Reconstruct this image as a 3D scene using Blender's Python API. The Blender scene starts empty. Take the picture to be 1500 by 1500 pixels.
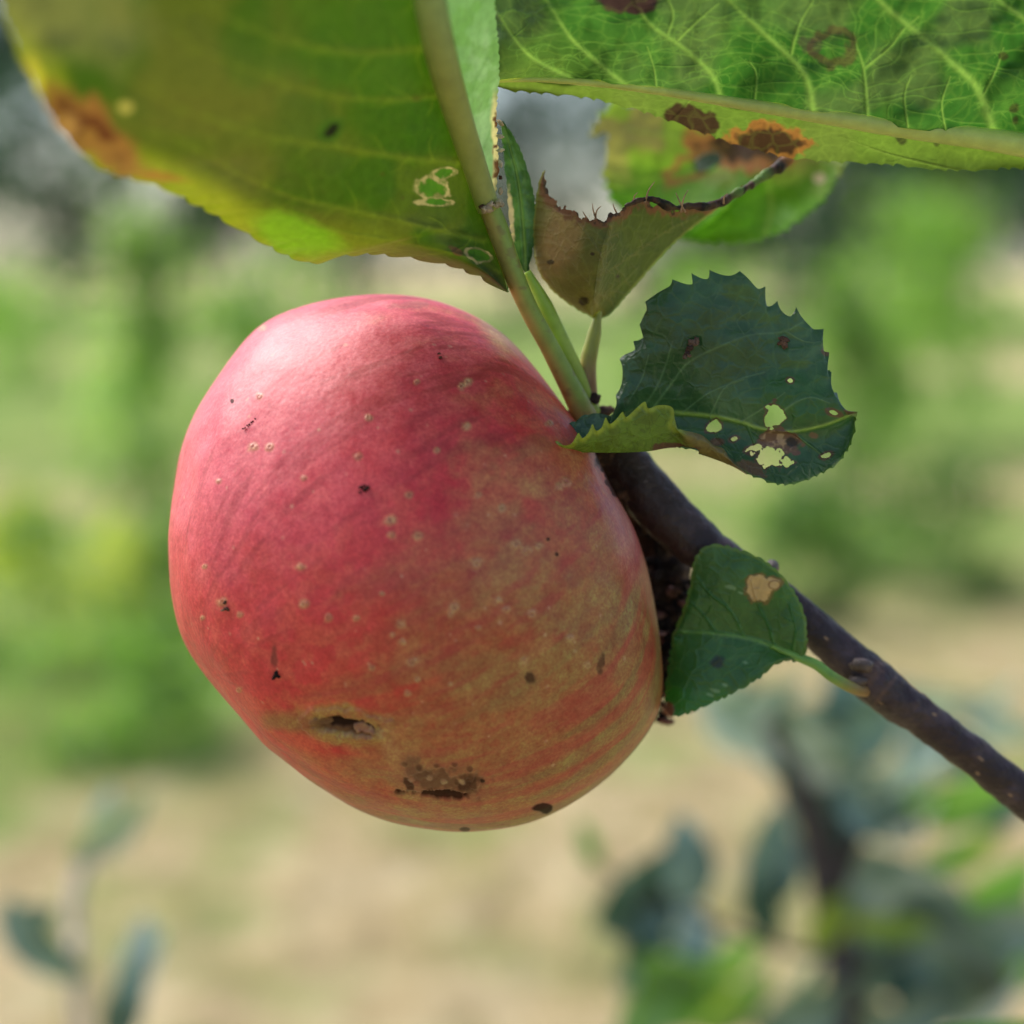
import bpy, math, random
import numpy as np
from mathutils import Vector, Matrix

R = math.radians
SC = bpy.context.scene
COL = SC.collection
random.seed(7)
RNG = np.random.default_rng(11)

# ------------------------------------------------------------------ camera
F = 2400.0                      # focal length in pixels of the 1500 px photograph
CAMH = 1.0
PITCH = R(8.6)
cam_d = bpy.data.cameras.new('camera')
cam = bpy.data.objects.new('camera', cam_d)
COL.objects.link(cam)
cam.location = (0, 0, CAMH)
cam.rotation_euler = (R(90) - PITCH, 0, 0)
cam_d.sensor_width = 36
cam_d.lens = 36 * F / 1500
cam_d.clip_start = 0.01
cam_d.clip_end = 400
cam_d.dof.use_dof = True
cam_d.dof.focus_distance = 0.2125
cam_d.dof.aperture_fstop = 8.3
SC.camera = cam

# ------------------------------------------------------------------ light
SUN_EL, SUN_AZ = R(52), R(-62)      # azimuth from +Y (view direction), negative = left
w = bpy.data.worlds.new('World')
SC.world = w
w.use_nodes = True
nt = w.node_tree
nt.nodes.clear()
sky = nt.nodes.new('ShaderNodeTexSky')
sky.sky_type = 'NISHITA'
sky.sun_disc = False
sky.sun_elevation = SUN_EL
sky.sun_rotation = SUN_AZ
sky.air_density = 1.0
sky.dust_density = 1.8
hs = nt.nodes.new('ShaderNodeHueSaturation')
hs.inputs['Saturation'].default_value = 0.9
bg = nt.nodes.new('ShaderNodeBackground')
bg.inputs['Strength'].default_value = 0.12
wo = nt.nodes.new('ShaderNodeOutputWorld')
nt.links.new(sky.outputs[0], hs.inputs['Color'])
nt.links.new(hs.outputs[0], bg.inputs[0])
nt.links.new(bg.outputs[0], wo.inputs[0])

sl = bpy.data.lights.new('sun', 'SUN')
sl.energy = 2.8
sl.angle = R(45)
sl.color = (1.0, 0.965, 0.91)
sun = bpy.data.objects.new('sun', sl)
COL.objects.link(sun)
sd = Vector((math.sin(SUN_AZ) * math.cos(SUN_EL), math.cos(SUN_AZ) * math.cos(SUN_EL), math.sin(SUN_EL)))
sun.rotation_euler = sd.to_track_quat('Z', 'Y').to_euler()

vs = SC.view_settings
vs.view_transform = 'Standard'
vs.look = 'None'
vs.exposure = 0.70
vs.gamma = 1
SC.cycles.use_denoising = True
SC.cycles.max_bounces = 8
SC.cycles.transparent_max_bounces = 8

# ------------------------------------------------------------------ helpers
CR = np.array(cam.rotation_euler.to_matrix())
CP = np.array([0, 0, CAMH])


def unproj(a):
    """(px, py, depth) rows -> world points"""
    a = np.asarray(a, float).reshape(-1, 3)
    c = np.stack([(a[:, 0] - 750) / F * a[:, 2], (750 - a[:, 1]) / F * a[:, 2], -a[:, 2]], 1)
    return c @ CR.T + CP


def proj(p):
    c = (np.asarray(p, float) - CP) @ CR
    return np.stack([750 + F * c[:, 0] / -c[:, 2], 750 - F * c[:, 1] / -c[:, 2], -c[:, 2]], 1)


def ground_pt(px, dist):
    return ((px - 750) / F * dist, dist, 0.0)


def tag(o, label=None, cat=None, group=None, kind=None):
    if label: o['label'] = label
    if cat: o['category'] = cat
    if group: o['group'] = group
    if kind: o['kind'] = kind
    return o


def empty(name, loc, label, cat, group=None):
    o = bpy.data.objects.new(name, None)
    o.empty_display_size = 0.01
    COL.objects.link(o)
    o.location = loc
    bpy.context.view_layer.update()
    return tag(o, label, cat, group)


_TAB = np.random.default_rng(99).random(64 ** 3).astype(np.float32)


def vnoise(p, seed=0):
    """value noise in 0..1 for (n,3) points"""
    p = np.asarray(p, float)
    i = np.floor(p).astype(np.int64)
    f = (p - i).astype(np.float32)
    f = f * f * f * (f * (f * 6 - 15) + 10)
    i += np.array([seed * 13, seed * 29, seed * 7])
    x0, y0, z0 = (i[:, 0] & 63) << 12, (i[:, 1] & 63) << 6, i[:, 2] & 63
    x1, y1, z1 = ((i[:, 0] + 1) & 63) << 12, ((i[:, 1] + 1) & 63) << 6, (i[:, 2] + 1) & 63
    fx, fy, fz = f[:, 0], f[:, 1], f[:, 2]
    def zz(a):
        u = _TAB[a | z0]
        return u + (_TAB[a | z1] - u) * fz
    a = zz(x0 | y0); b = zz(x0 | y1); a = a + (b - a) * fy
    c = zz(x1 | y0); b = zz(x1 | y1); c = c + (b - c) * fy
    return (a + (c - a) * fx).astype(float)


def fbm(p, octv=4, seed=0):
    p = np.asarray(p, float)
    s, a, t = 0, 1.0, 0
    for k in range(octv):
        s = s + a * vnoise(p * 2 ** k + 17.3 * k, seed + k)
        t += a
        a *= 0.5
    return s / t


def sst(a, b, x):
    t = np.clip((x - a) / (b - a), 0, 1)
    return t * t * (3 - 2 * t)


def mix(c, d, m):
    m = np.clip(m, 0, 1)[:, None]
    return c * (1 - m) + np.asarray(d, float) * m


def px3(px, s=1.0):
    return np.stack([px[:, 0] * s, px[:, 1] * s, np.zeros(len(px))], 1)


def curve(pts, n, closed=False):
    """Catmull-Rom through pts, n samples evenly spaced along its length"""
    P = np.asarray(pts, float)
    if closed:
        Q = np.vstack([P[-1:], P, P[:2]])
        m = len(P)
    else:
        Q = np.vstack([2 * P[0] - P[1], P, 2 * P[-1] - P[-2]])
        m = len(P) - 1
    out = []
    k = 24
    t = np.linspace(0, 1, k, endpoint=False)[:, None]
    for i in range(m):
        a, b, c, d = Q[i], Q[i + 1], Q[i + 2], Q[i + 3]
        out.append(0.5 * (2 * b + (c - a) * t + (2 * a - 5 * b + 4 * c - d) * t ** 2 + (3 * b - a - 3 * c + d) * t ** 3))
    out.append((Q[m + 1])[None] if not closed else Q[1][None])
    o = np.vstack(out)
    seg = np.linalg.norm(np.diff(o[:, :2], axis=0), axis=1) + 1e-9
    s = np.r_[0, np.cumsum(seg)]
    q = np.linspace(0, s[-1], n, endpoint=not closed)
    return np.stack([np.interp(q, s, o[:, j]) for j in range(o.shape[1])], 1)


def seg_dist(p, poly):
    """distance of 2D points to a polyline, and parameter 0..1 along it"""
    poly = np.asarray(poly, float)[:, :2]
    best = np.full(len(p), 1e9)
    par = np.zeros(len(p))
    n = len(poly) - 1
    for i in range(n):
        a, b = poly[i], poly[i + 1]
        ab = b - a
        t = np.clip(((p - a) @ ab) / (ab @ ab + 1e-9), 0, 1)
        d = np.linalg.norm(p - a - t[:, None] * ab, axis=1)
        m = d < best
        best[m] = d[m]
        par[m] = (i + t[m]) / n
    return best, par


def blob(p, cx, cy, rx, ry, ang=0, rough=0.25, sc=0.1, seed=0):
    """<1 inside a ragged ellipse"""
    c, s = math.cos(R(ang)), math.sin(R(ang))
    x, y = p[:, 0] - cx, p[:, 1] - cy
    d = np.sqrt(((x * c + y * s) / rx) ** 2 + ((-x * s + y * c) / ry) ** 2)
    if rough:
        m = d < 2.6 + rough
        if m.any():
            d[m] += rough * 2.6 * (fbm(px3(p[m], sc) + seed * 7.7, 3, seed) - 0.5)
    return d


def build(name, V, Fc, mat, parent=None, cols=None, attrs=None, smooth=True, mats=None, midx=None):
    """link one mesh object from numpy arrays; V in world coordinates"""
    V = np.asarray(V, float)
    me = bpy.data.meshes.new(name)
    Fc = np.asarray(Fc, np.int32)
    nf, k = Fc.shape
    me.vertices.add(len(V))
    inv = None
    if parent is not None:
        bpy.context.view_layer.update()
        inv = np.array(parent.matrix_world.inverted())
        Vl = V @ inv[:3, :3].T + inv[:3, 3]
        o = V.mean(0) * 0
    else:
        Vl = V
    org = None
    if parent is None or parent.type == 'EMPTY':
        org = (Vl.min(0) + Vl.max(0)) / 2
        Vl = Vl - org
    me.vertices.foreach_set('co', Vl.astype(np.float32).ravel())
    me.loops.add(nf * k)
    me.loops.foreach_set('vertex_index', Fc.ravel())
    me.polygons.add(nf)
    me.polygons.foreach_set('loop_start', np.arange(0, nf * k, k, dtype=np.int32))
    me.polygons.foreach_set('loop_total', np.full(nf, k, np.int32))
    me.update(calc_edges=True)
    me.validate()
    if smooth:
        me.polygons.foreach_set('use_smooth', np.ones(len(me.polygons), bool))
    if cols is not None:
        ca = me.color_attributes.new('col', 'FLOAT_COLOR', 'POINT')
        c4 = np.ones((len(V), 4), np.float32)
        c4[:, :3] = np.clip(cols, 0, 1)
        ca.data.foreach_set('color', c4.ravel())
    for k_, a in (attrs or {}).items():
        at = me.attributes.new(k_, 'FLOAT', 'POINT')
        at.data.foreach_set('value', np.asarray(a, np.float32))
    me.materials.append(mat)
    ob = bpy.data.objects.new(name, me)
    COL.objects.link(ob)
    if parent is not None:
        ob.parent = parent
    if org is not None:
        ob.location = org
    bpy.context.view_layer.update()
    return ob


def grid_faces(nu, nv, closed_v=False, off=0):
    i = np.arange(nu - 1)[:, None]
    j = np.arange(nv if closed_v else nv - 1)[None]
    j2 = (j + 1) % nv
    a = i * nv + j
    b = i * nv + j2
    c = (i + 1) * nv + j2
    d = (i + 1) * nv + j
    return np.stack([a, b, c, d], -1).reshape(-1, 4) + off


def tube_arrays(pts_px, radii_px, n=80, k=20, bump=0.0, bscale=400, seed=0, flat=1.0, world=False):
    """tube along (px,py,depth) points, radius in photo pixels at that depth"""
    C = curve(pts_px, n)
    rr = np.interp(np.linspace(0, 1, n), np.linspace(0, 1, len(radii_px)), radii_px)
    if world:
        W, rad = C, rr
    else:
        W = unproj(C)
        rad = rr * C[:, 2] / F
    T = np.gradient(W, axis=0)
    T /= np.linalg.norm(T, axis=1)[:, None]
    up = CR[:, 2] if not world else np.array([0.3, 0.9, 0.1])
    A = np.cross(T, up)
    A /= np.linalg.norm(A, axis=1)[:, None]
    B = np.cross(A, T)
    th = np.linspace(0, 2 * math.pi, k, endpoint=False)
    N = A[:, None] * np.cos(th)[None, :, None] + B[:, None] * np.sin(th)[None, :, None] * flat
    # rounded ends
    e = np.linspace(0, 1, n) * (n - 1)
    P0 = W[:, None] + N * rad[:, None, None]
    if bump:
        q = P0.reshape(-1, 3) * bscale
        dn = (fbm(q, 4, seed) - 0.5).reshape(n, k)
        P0 = P0 + N * (dn * bump)[..., None]
    V = P0.reshape(-1, 3)
    Fc = grid_faces(n, k, True)
    V = np.vstack([V, W[:1], W[-1:]])
    nv = n * k
    j = np.arange(k)
    j2 = (j + 1) % k
    c0 = np.stack([np.full(k, nv), j2, j, j], 1)
    c1 = np.stack([np.full(k, nv + 1), (n - 1) * k + j, (n - 1) * k + j2, (n - 1) * k + j2], 1)
    return V, Fc, c0[:, :3], c1[:, :3], (n, k)


def tube(name, pts, radii, mat, parent, colf, n=80, k=20, bump=0.0, bscale=400, seed=0, flat=1.0, world=False, attrs=None):
    V, Fc, c0, c1, (nn, kk) = tube_arrays(pts, radii, n, k, bump, bscale, seed, flat, world)
    caps = np.vstack([c0, c1])
    caps4 = np.c_[caps, caps[:, 2]]
    t = np.r_[np.repeat(np.linspace(0, 1, nn), kk), 0, 1]
    cols = colf(V, t)
    # caps as degenerate-free quads: split by adding a mid vertex is needless, so triangles via own mesh arrays
    me_faces = [tuple(f) for f in Fc] + [tuple(f) for f in caps]
    me = bpy.data.meshes.new(name)
    Vl = V
    org = None
    if parent is not None:
        bpy.context.view_layer.update()
        inv = np.array(parent.matrix_world.inverted())
        Vl = V @ inv[:3, :3].T + inv[:3, 3]
    me.from_pydata(Vl.tolist(), [], me_faces)
    me.polygons.foreach_set('use_smooth', np.ones(len(me.polygons), bool))
    ca = me.color_attributes.new('col', 'FLOAT_COLOR', 'POINT')
    c4 = np.ones((len(V), 4), np.float32)
    c4[:, :3] = np.clip(cols, 0, 1)
    ca.data.foreach_set('color', c4.ravel())
    me.materials.append(mat)
    ob = bpy.data.objects.new(name, me)
    COL.objects.link(ob)
    if parent is not None:
        ob.parent = parent
    bpy.context.view_layer.update()
    return ob


# ------------------------------------------------------------------ materials
def new_mat(name):
    m = bpy.data.materials.new(name)
    m.use_nodes = True
    n = m.node_tree.nodes
    n.clear()
    return m, n, m.node_tree.links


def attr(n, name):
    a = n.new('ShaderNodeAttribute')
    a.attribute_name = name
    return a


def noise(n, l, scale, detail=4, rough=0.5, vec=None):
    x = n.new('ShaderNodeTexNoise')
    x.inputs['Scale'].default_value = scale
    x.inputs['Detail'].default_value = detail
    x.inputs['Roughness'].default_value = rough
    if vec: l.new(vec, x.inputs['Vector'])
    return x


def ramp(n, l, src, stops):
    r = n.new('ShaderNodeValToRGB')
    e = r.color_ramp.elements
    while len(e) < len(stops): e.new(0.5)
    for i, (p, c) in enumerate(stops):
        e[i].position = p
        e[i].color = (*c, 1)
    l.new(src, r.inputs[0])
    return r


def mulcol(n, l, a, b, fac=1.0, mode='MULTIPLY'):
    m = n.new('ShaderNodeMix')
    m.data_type = 'RGBA'
    m.blend_type = mode
    m.inputs[0].default_value = fac
    l.new(a, m.inputs[6])
    l.new(b, m.inputs[7])
    return m.outputs[2]


def leaf_mat(name, trans=0.45, rough=0.42, spec=0.5, net=420, bump=0.25, netcol=0.25, tint=(1.15, 1.25, 0.55)):
    m, n, l = new_mat(name)
    tc = n.new('ShaderNodeTexCoord')
    a = attr(n, 'col')
    # fine vein network: edges of small cells
    vo = n.new('ShaderNodeTexVoronoi')
    vo.feature = 'DISTANCE_TO_EDGE'
    vo.inputs['Scale'].default_value = net
    wn = noise(n, l, net * 1.2, 2, 0.5, tc.outputs['Object'])
    mxv = n.new('ShaderNodeVectorMath'); mxv.operation = 'MULTIPLY_ADD'
    l.new(wn.outputs['Color'], mxv.inputs[0])
    mxv.inputs[1].default_value = (0.0012,) * 3
    l.new(tc.outputs['Object'], mxv.inputs[2])
    l.new(mxv.outputs[0], vo.inputs['Vector'])
    vr = ramp(n, l, vo.outputs['Distance'], [(0.0, (1, 1, 1)), (0.12, (0, 0, 0))])
    nz = noise(n, l, 900, 4, 0.6, tc.outputs['Object'])
    nr = ramp(n, l, nz.outputs['Fac'], [(0.3, (0.80, 0.80, 0.80)), (0.7, (1.12, 1.12, 1.12))])
    c1 = mulcol(n, l, a.outputs['Color'], nr.outputs['Color'], 0.8)
    mm = n.new('ShaderNodeMix'); mm.data_type = 'RGBA'; mm.blend_type = 'MIX'
    ml = n.new('ShaderNodeMath'); ml.operation = 'MULTIPLY'
    l.new(vr.outputs['Color'], ml.inputs[0]); ml.inputs[1].default_value = netcol
    l.new(ml.outputs[0], mm.inputs[0])
    l.new(c1, mm.inputs[6])
    br = n.new('ShaderNodeMix'); br.data_type = 'RGBA'; br.blend_type = 'ADD'
    br.inputs[0].default_value = 1
    l.new(c1, br.inputs[6]); br.inputs[7].default_value = (0.10, 0.13, 0.03, 1)
    l.new(br.outputs[2], mm.inputs[7])
    base = mm.outputs[2]
    va = attr(n, 'vein')
    h = n.new('ShaderNodeMath'); h.operation = 'ADD'
    l.new(va.outputs['Fac'], h.inputs[0])
    h2 = n.new('ShaderNodeMath'); h2.operation = 'MULTIPLY_ADD'
    l.new(vr.outputs['Color'], h2.inputs[0]); h2.inputs[1].default_value = 0.35
    l.new(nz.outputs['Fac'], h2.inputs[2])
    l.new(h2.outputs[0], h.inputs[1])
    b = n.new('ShaderNodeBump')
    b.inputs['Strength'].default_value = bump
    b.inputs['Distance'].default_value = 0.0004
    l.new(h.outputs[0], b.inputs['Height'])
    p = n.new('ShaderNodeBsdfPrincipled')
    p.inputs['Roughness'].default_value = rough
    p.inputs['Specular IOR Level'].default_value = spec
    l.new(base, p.inputs['Base Color'])
    l.new(b.outputs[0], p.inputs['Normal'])
    t = n.new('ShaderNodeBsdfTranslucent')
    tt = n.new('ShaderNodeMix'); tt.data_type = 'RGBA'; tt.blend_type = 'MULTIPLY'; tt.inputs[0].default_value = 1
    l.new(base, tt.inputs[6]); tt.inputs[7].default_value = (*tint, 1)
    l.new(tt.outputs[2], t.inputs[0])
    ms = n.new('ShaderNodeMixShader')
    ms.inputs[0].default_value = trans
    l.new(p.outputs[0], ms.inputs[1]); l.new(t.outputs[0], ms.inputs[2])
    o = n.new('ShaderNodeOutputMaterial')
    l.new(ms.outputs[0], o.inputs[0])
    return m


def col_mat(name, rough=0.6, spec=0.4, bump=0.2, bscale=1500, dist=0.0003, var=0.25, vscale=600, coat=0.0):
    m, n, l = new_mat(name)
    tc = n.new('ShaderNodeTexCoord')
    a = attr(n, 'col')
    nz = noise(n, l, vscale, 5, 0.6, tc.outputs['Object'])
    nr = ramp(n, l, nz.outputs['Fac'], [(0.25, (1 - var,) * 3), (0.75, (1 + var,) * 3)])
    c1 = mulcol(n, l, a.outputs['Color'], nr.outputs['Color'])
    n2 = noise(n, l, bscale, 5, 0.6, tc.outputs['Object'])
    b = n.new('ShaderNodeBump')
    b.inputs['Strength'].default_value = bump
    b.inputs['Distance'].default_value = dist
    l.new(n2.outputs['Fac'], b.inputs['Height'])
    p = n.new('ShaderNodeBsdfPrincipled')
    p.inputs['Roughness'].default_value = rough
    p.inputs['Specular IOR Level'].default_value = spec
    p.inputs['Coat Weight'].default_value = coat
    p.inputs['Coat Roughness'].default_value = 0.35
    l.new(c1, p.inputs['Base Color'])
    l.new(b.outputs[0], p.inputs['Normal'])
    o = n.new('ShaderNodeOutputMaterial')
    l.new(p.outputs[0], o.inputs[0])
    return m


M_APPLE = None
M_LEAF_UNDER = leaf_mat('leaf_underside', trans=0.55, rough=0.5, spec=0.35, net=380, bump=0.35, netcol=0.22)
M_LEAF_DRY = leaf_mat('browning_leaf', trans=0.14, rough=0.55, spec=0.3, net=380, bump=0.35, netcol=0.15)
M_LEAF_A = leaf_mat('olive_leaf_underside', trans=0.42, rough=0.5, spec=0.35, net=300, bump=0.25, netcol=0.05)
M_LEAF_TOP = leaf_mat('leaf_upper_side', trans=0.24, rough=0.33, spec=0.6, net=450, bump=0.5, netcol=0.12)
M_BARK = col_mat('twig_bark', rough=0.42, spec=0.4, bump=0.7, bscale=1400, dist=0.0004, var=0.3, vscale=900)
M_STALK = col_mat('green_stalk', rough=0.45, spec=0.4, bump=0.15, bscale=2500, dist=0.0002, var=0.12)
for _m in (M_STALK,):
    _p = [x for x in _m.node_tree.nodes if x.type == 'BSDF_PRINCIPLED'][0]
    _p.inputs['Subsurface Weight'].default_value = 0.5
    _p.inputs['Subsurface Radius'].default_value = (1, 1, .3)
    _p.inputs['Subsurface Scale'].default_value = 0.0015
M_CRUMB = col_mat('dry_scales', rough=0.85, spec=0.2, bump=0.7, bscale=1800, dist=0.0005, var=0.5, vscale=1200)
M_FARLEAF = leaf_mat('far_leaf', trans=0.48, rough=0.3, spec=0.5, net=60, bump=0.1, netcol=0.0)
M_SHADELEAF = leaf_mat('dull_blue_green_leaf', trans=0.14, rough=0.38, spec=0.6, net=60, bump=0.1, netcol=0.0, tint=(1, 1.15, .7))
M_FARBARK = col_mat('far_bark', rough=0.8, bump=0.3, bscale=60, dist=0.004, vscale=30)

# ================================================================== SETTING
# ground: one sheet to the horizon, dry mown grass with green patches
def make_ground():
    xs = np.concatenate([-np.geomspace(0.02, 180, 150)[::-1], np.geomspace(0.02, 180, 150)])
    ys = np.concatenate([np.linspace(-6, 0.9, 12), np.linspace(1.0, 12, 330), np.geomspace(12.1, 320, 90)])
    X, Y = np.meshgrid(xs, ys, indexing='ij')
    p = np.stack([X.ravel(), Y.ravel(), np.zeros(X.size)], 1)
    z = (fbm(p * 9, 4, 3) - 0.5) * 0.05 + (fbm(p * 0.5, 3, 5) - 0.5) * 0.12
    p[:, 2] = z
    m, n, l = new_mat('mown_dry_grass')
    tc = n.new('ShaderNodeTexCoord')
    g = tc.outputs['Object']
    n1 = noise(n, l, 2.6, 6, 0.65, g)
    straw = ramp(n, l, noise(n, l, 6.5, 6, 0.75, g).outputs['Fac'],
                 [(0.32, (0.30, 0.22, 0.11)), (0.5, (0.58, 0.45, 0.24)), (0.66, (0.82, 0.67, 0.41))])
    grn = ramp(n, l, noise(n, l, 30, 5, 0.7, g).outputs['Fac'],
               [(0.3, (0.12, 0.22, 0.04)), (0.7, (0.34, 0.48, 0.11))])
    msk = ramp(n, l, n1.outputs['Fac'], [(0.48, (0, 0, 0)), (0.64, (1, 1, 1))])
    mm = n.new('ShaderNodeMix'); mm.data_type = 'RGBA'
    ma = attr(n, 'lush')
    mx = n.new('ShaderNodeMath'); mx.operation = 'ADD'; mx.use_clamp = True
    sc_ = n.new('ShaderNodeMath'); sc_.operation = 'MULTIPLY'; sc_.inputs[1].default_value = 0.75
    l.new(msk.outputs[0], sc_.inputs[0])
    l.new(sc_.outputs[0], mx.inputs[0]); l.new(ma.outputs['Fac'], mx.inputs[1])
    l.new(mx.outputs[0], mm.inputs[0])
    l.new(straw.outputs[0], mm.inputs[6]); l.new(grn.outputs[0], mm.inputs[7])
    b = n.new('ShaderNodeBump'); b.inputs['Strength'].default_value = 0.8; b.inputs['Distance'].default_value = 0.03
    l.new(noise(n, l, 60, 6, 0.7, g).outputs['Fac'], b.inputs['Height'])
    pr = n.new('ShaderNodeBsdfPrincipled'); pr.inputs['Roughness'].default_value = 0.95
    pr.inputs['Specular IOR Level'].default_value = 0.15
    l.new(mm.outputs[2], pr.inputs['Base Color']); l.new(b.outputs[0], pr.inputs['Normal'])
    o = n.new('ShaderNodeOutputMaterial'); l.new(pr.outputs[0], o.inputs[0])
    # worn straw lane in the middle, greener strips under the rows of saplings
    x, y = p[:, 0], p[:, 1]
    lush = np.zeros(len(p))
    for cx, cy, rx, ry, a in ((-1.5, 5.2, 1.05, 1.4, 0.9), (1.3, 6.2, 0.9, 1.1, 0.8), (-1.6, 3.6, 0.75, 0.5, 0.8),
                              (-1.0, 4.3, 0.6, 1.0, 0.8), (-1.05, 3.35, 0.55, 0.42, 0.8), (-3.2, 12, 5, 4.5, 0.8), (3.2, 11, 2.2, 3, 0.85), (0.4, 15, 3, 6, 0.85), (0.4, 30, 30, 12, 0.85)):
        d = np.sqrt(((x - cx) / rx) ** 2 + ((y - cy) / ry) ** 2) + (fbm(p * 2.2, 3, 9) - 0.5) * 0.9
        lush = np.maximum(lush, a * sst(1.2, 0.7, d))
    ob = build('ground', p, grid_faces(len(xs), len(ys))[:, ::-1], m, attrs={'lush': lush})
    tag(ob, kind='structure')


make_ground()


def leaf_cards(cent, size, nrm_jit=1.0, aspect=0.55, seed=0):
    """pointed little leaves (two quads folded on a midrib) at the given centres"""
    g = np.random.default_rng(seed)
    n = len(cent)
    d = g.normal(size=(n, 3)); d[:, 2] -= 0.2
    d /= np.linalg.norm(d, axis=1)[:, None]
    u = g.normal(size=(n, 3)); u[:, 2] += 1.2
    s = np.cross(d, u); s /= np.linalg.norm(s, axis=1)[:, None]
    nn = np.cross(s, d)
    L = (size * g.uniform(0.6, 1.25, n))[:, None]
    W = L * aspect
    pts = [cent - d * L * .5,
           cent - d * L * .18 + s * W * .42 + nn * W * .16, cent - d * L * .15, cent - d * L * .18 - s * W * .42 + nn * W * .16,
           cent + d * L * .2 + s * W * .36 + nn * W * .10, cent + d * L * .2 - nn * W * .05, cent + d * L * .2 - s * W * .36 + nn * W * .10,
           cent + d * L * .52 - nn * W * .15]
    V = np.stack(pts, 1).reshape(-1, 3)
    q = np.array([[0, 2, 1, 1], [0, 3, 2, 2], [1, 2, 5, 4], [2, 3, 6, 5], [4, 5, 7, 7], [5, 6, 7, 7]])
    return V, q, n


def build_cards(name, cent, size, mat, parent, colfn, seed=0, aspect=0.55):
    V, q, n = leaf_cards(cent, size, 1, aspect, seed)
    me = bpy.data.meshes.new(name)
    loc = np.array(parent.location)
    base = (np.arange(n) * 8)[:, None]
    tris, quads = [], []
    T = np.array([[0, 2, 1], [0, 3, 2], [4, 5, 7], [5, 6, 7]])
    Q = np.array([[1, 2, 5, 4], [2, 3, 6, 5]])
    ft = (base[:, :, None] + T[None]).reshape(-1, 3)
    fq = (base[:, :, None] + Q[None]).reshape(-1, 4)
    me.vertices.add(len(V))
    me.vertices.foreach_set('co', (V - loc).astype(np.float32).ravel())
    me.loops.add(ft.size + fq.size)
    me.loops.foreach_set('vertex_index', np.r_[ft.ravel(), fq.ravel()].astype(np.int32))
    me.polygons.add(len(ft) + len(fq))
    ls = np.r_[np.arange(len(ft)) * 3, ft.size + np.arange(len(fq)) * 4]
    me.polygons.foreach_set('loop_start', ls.astype(np.int32))
    me.polygons.foreach_set('loop_total', np.r_[np.full(len(ft), 3), np.full(len(fq), 4)].astype(np.int32))
    me.update(calc_edges=True)
    c = np.repeat(colfn(cent, np.random.default_rng(seed + 1)), 8, axis=0)
    ca = me.color_attributes.new('col', 'FLOAT_COLOR', 'POINT')
    c4 = np.ones((len(V), 4), np.float32); c4[:, :3] = np.clip(c, 0, 1)
    ca.data.foreach_set('color', c4.ravel())
    me.materials.append(mat)
    o = bpy.data.objects.new(name, me)
    COL.objects.link(o)
    o.parent = parent
    return o


def bark_col(base):
    def f(V, t):
        c = np.tile(np.array(base), (len(V), 1))
        return c * (0.7 + 0.6 * fbm(V * 40, 3, 2))[:, None]
    return f


def leafcol(a, b):
    a, b = np.array(a) * .75, np.array(b) * 1.2
    def f(P, g):
        t = np.clip((fbm(P * (7.0 if P[:, 1].mean() < 16 else 1.5), 2, 4) - .5) * 2.6 + .5 + g.normal(0, 0.18, len(P)), 0, 1)[:, None]
        return (a * (1 - t) + b * t)
    return f


def shrub(name, px, dist, height, width, nleaf, lsize, ca, cb, label, cat, group=None, stems=5, seed=0, clump=14, zlow=0.08, shape='column'):
    g = np.random.default_rng(seed)
    bx, by, _ = ground_pt(px, dist)
    root = empty(name, (bx, by, -0.03), label, cat, group)
    # limbs
    allc = []
    for s in range(stems):
        a = g.uniform(0, 2 * math.pi)
        rr = width * 0.5 * g.uniform(0.15, 0.75)
        hh = height * g.uniform(0.6, 0.97) if s else height * 0.97
        if not s: rr *= 0.2
        p = [(bx, by, -0.03), (bx + rr * .3 * math.cos(a), by + rr * .3 * math.sin(a), hh * .35),
             (bx + rr * .8 * math.cos(a) + g.normal() * .04 * width, by + rr * .8 * math.sin(a), hh * .7),
             (bx + rr * math.cos(a), by + rr * math.sin(a), hh)]
        r0 = height * (0.005 if s else 0.009)
        tube('trunk' if s == 0 else 'stem', p, [r0, r0 * .7, r0 * .4, r0 * .15], M_FARBARK, root, bark_col((0.22, 0.20, 0.13)), n=14, k=7, world=True)
        allc.append(curve(p, 40)[8:])
    C = np.vstack(allc)
    cl = []
    for k in range(clump):
        if shape == 'column':
            hz = g.uniform(zlow, 1.0)
            wz = width * 0.5 * (0.75 + 0.35 * math.sin(hz * 3.0 + seed)) * (1 - 0.55 * max(0, hz - 0.6) / 0.4)
        else:
            hz = g.uniform(zlow, 1.0)
            wz = width * 0.5 * math.sqrt(max(0.05, 1 - (max(hz - 0.35, 0) / 0.68) ** 2))
        a = g.uniform(0, 2 * math.pi)
        r = wz * math.sqrt(g.uniform(0.02, 1))
        cl.append((bx + r * math.cos(a), by + r * math.sin(a), hz * height))
    cl = np.array(cl)
    idx = g.integers(0, len(cl), nleaf)
    sp = g.uniform(0.5, 1.3, len(cl))[idx][:, None] * np.array([width * .15, width * .15, min(width * .17, height * .12)])
    pts = cl[idx] + g.normal(size=(nleaf, 3)) * sp
    pts[:, 2] = np.maximum(pts[:, 2], 0.02)
    if dist > 20:
        pts = pts[fbm(pts * .9, 2, 12) > .31]
    build_cards('foliage', pts, lsize, M_FARLEAF, root, leafcol(ca, cb), seed)
    return root


G_DARK, G_MID, G_LIT, G_YEL = (0.05, 0.12, 0.03), (0.14, 0.28, 0.06), (0.32, 0.52, 0.12), (0.62, 0.64, 0.12)
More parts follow.
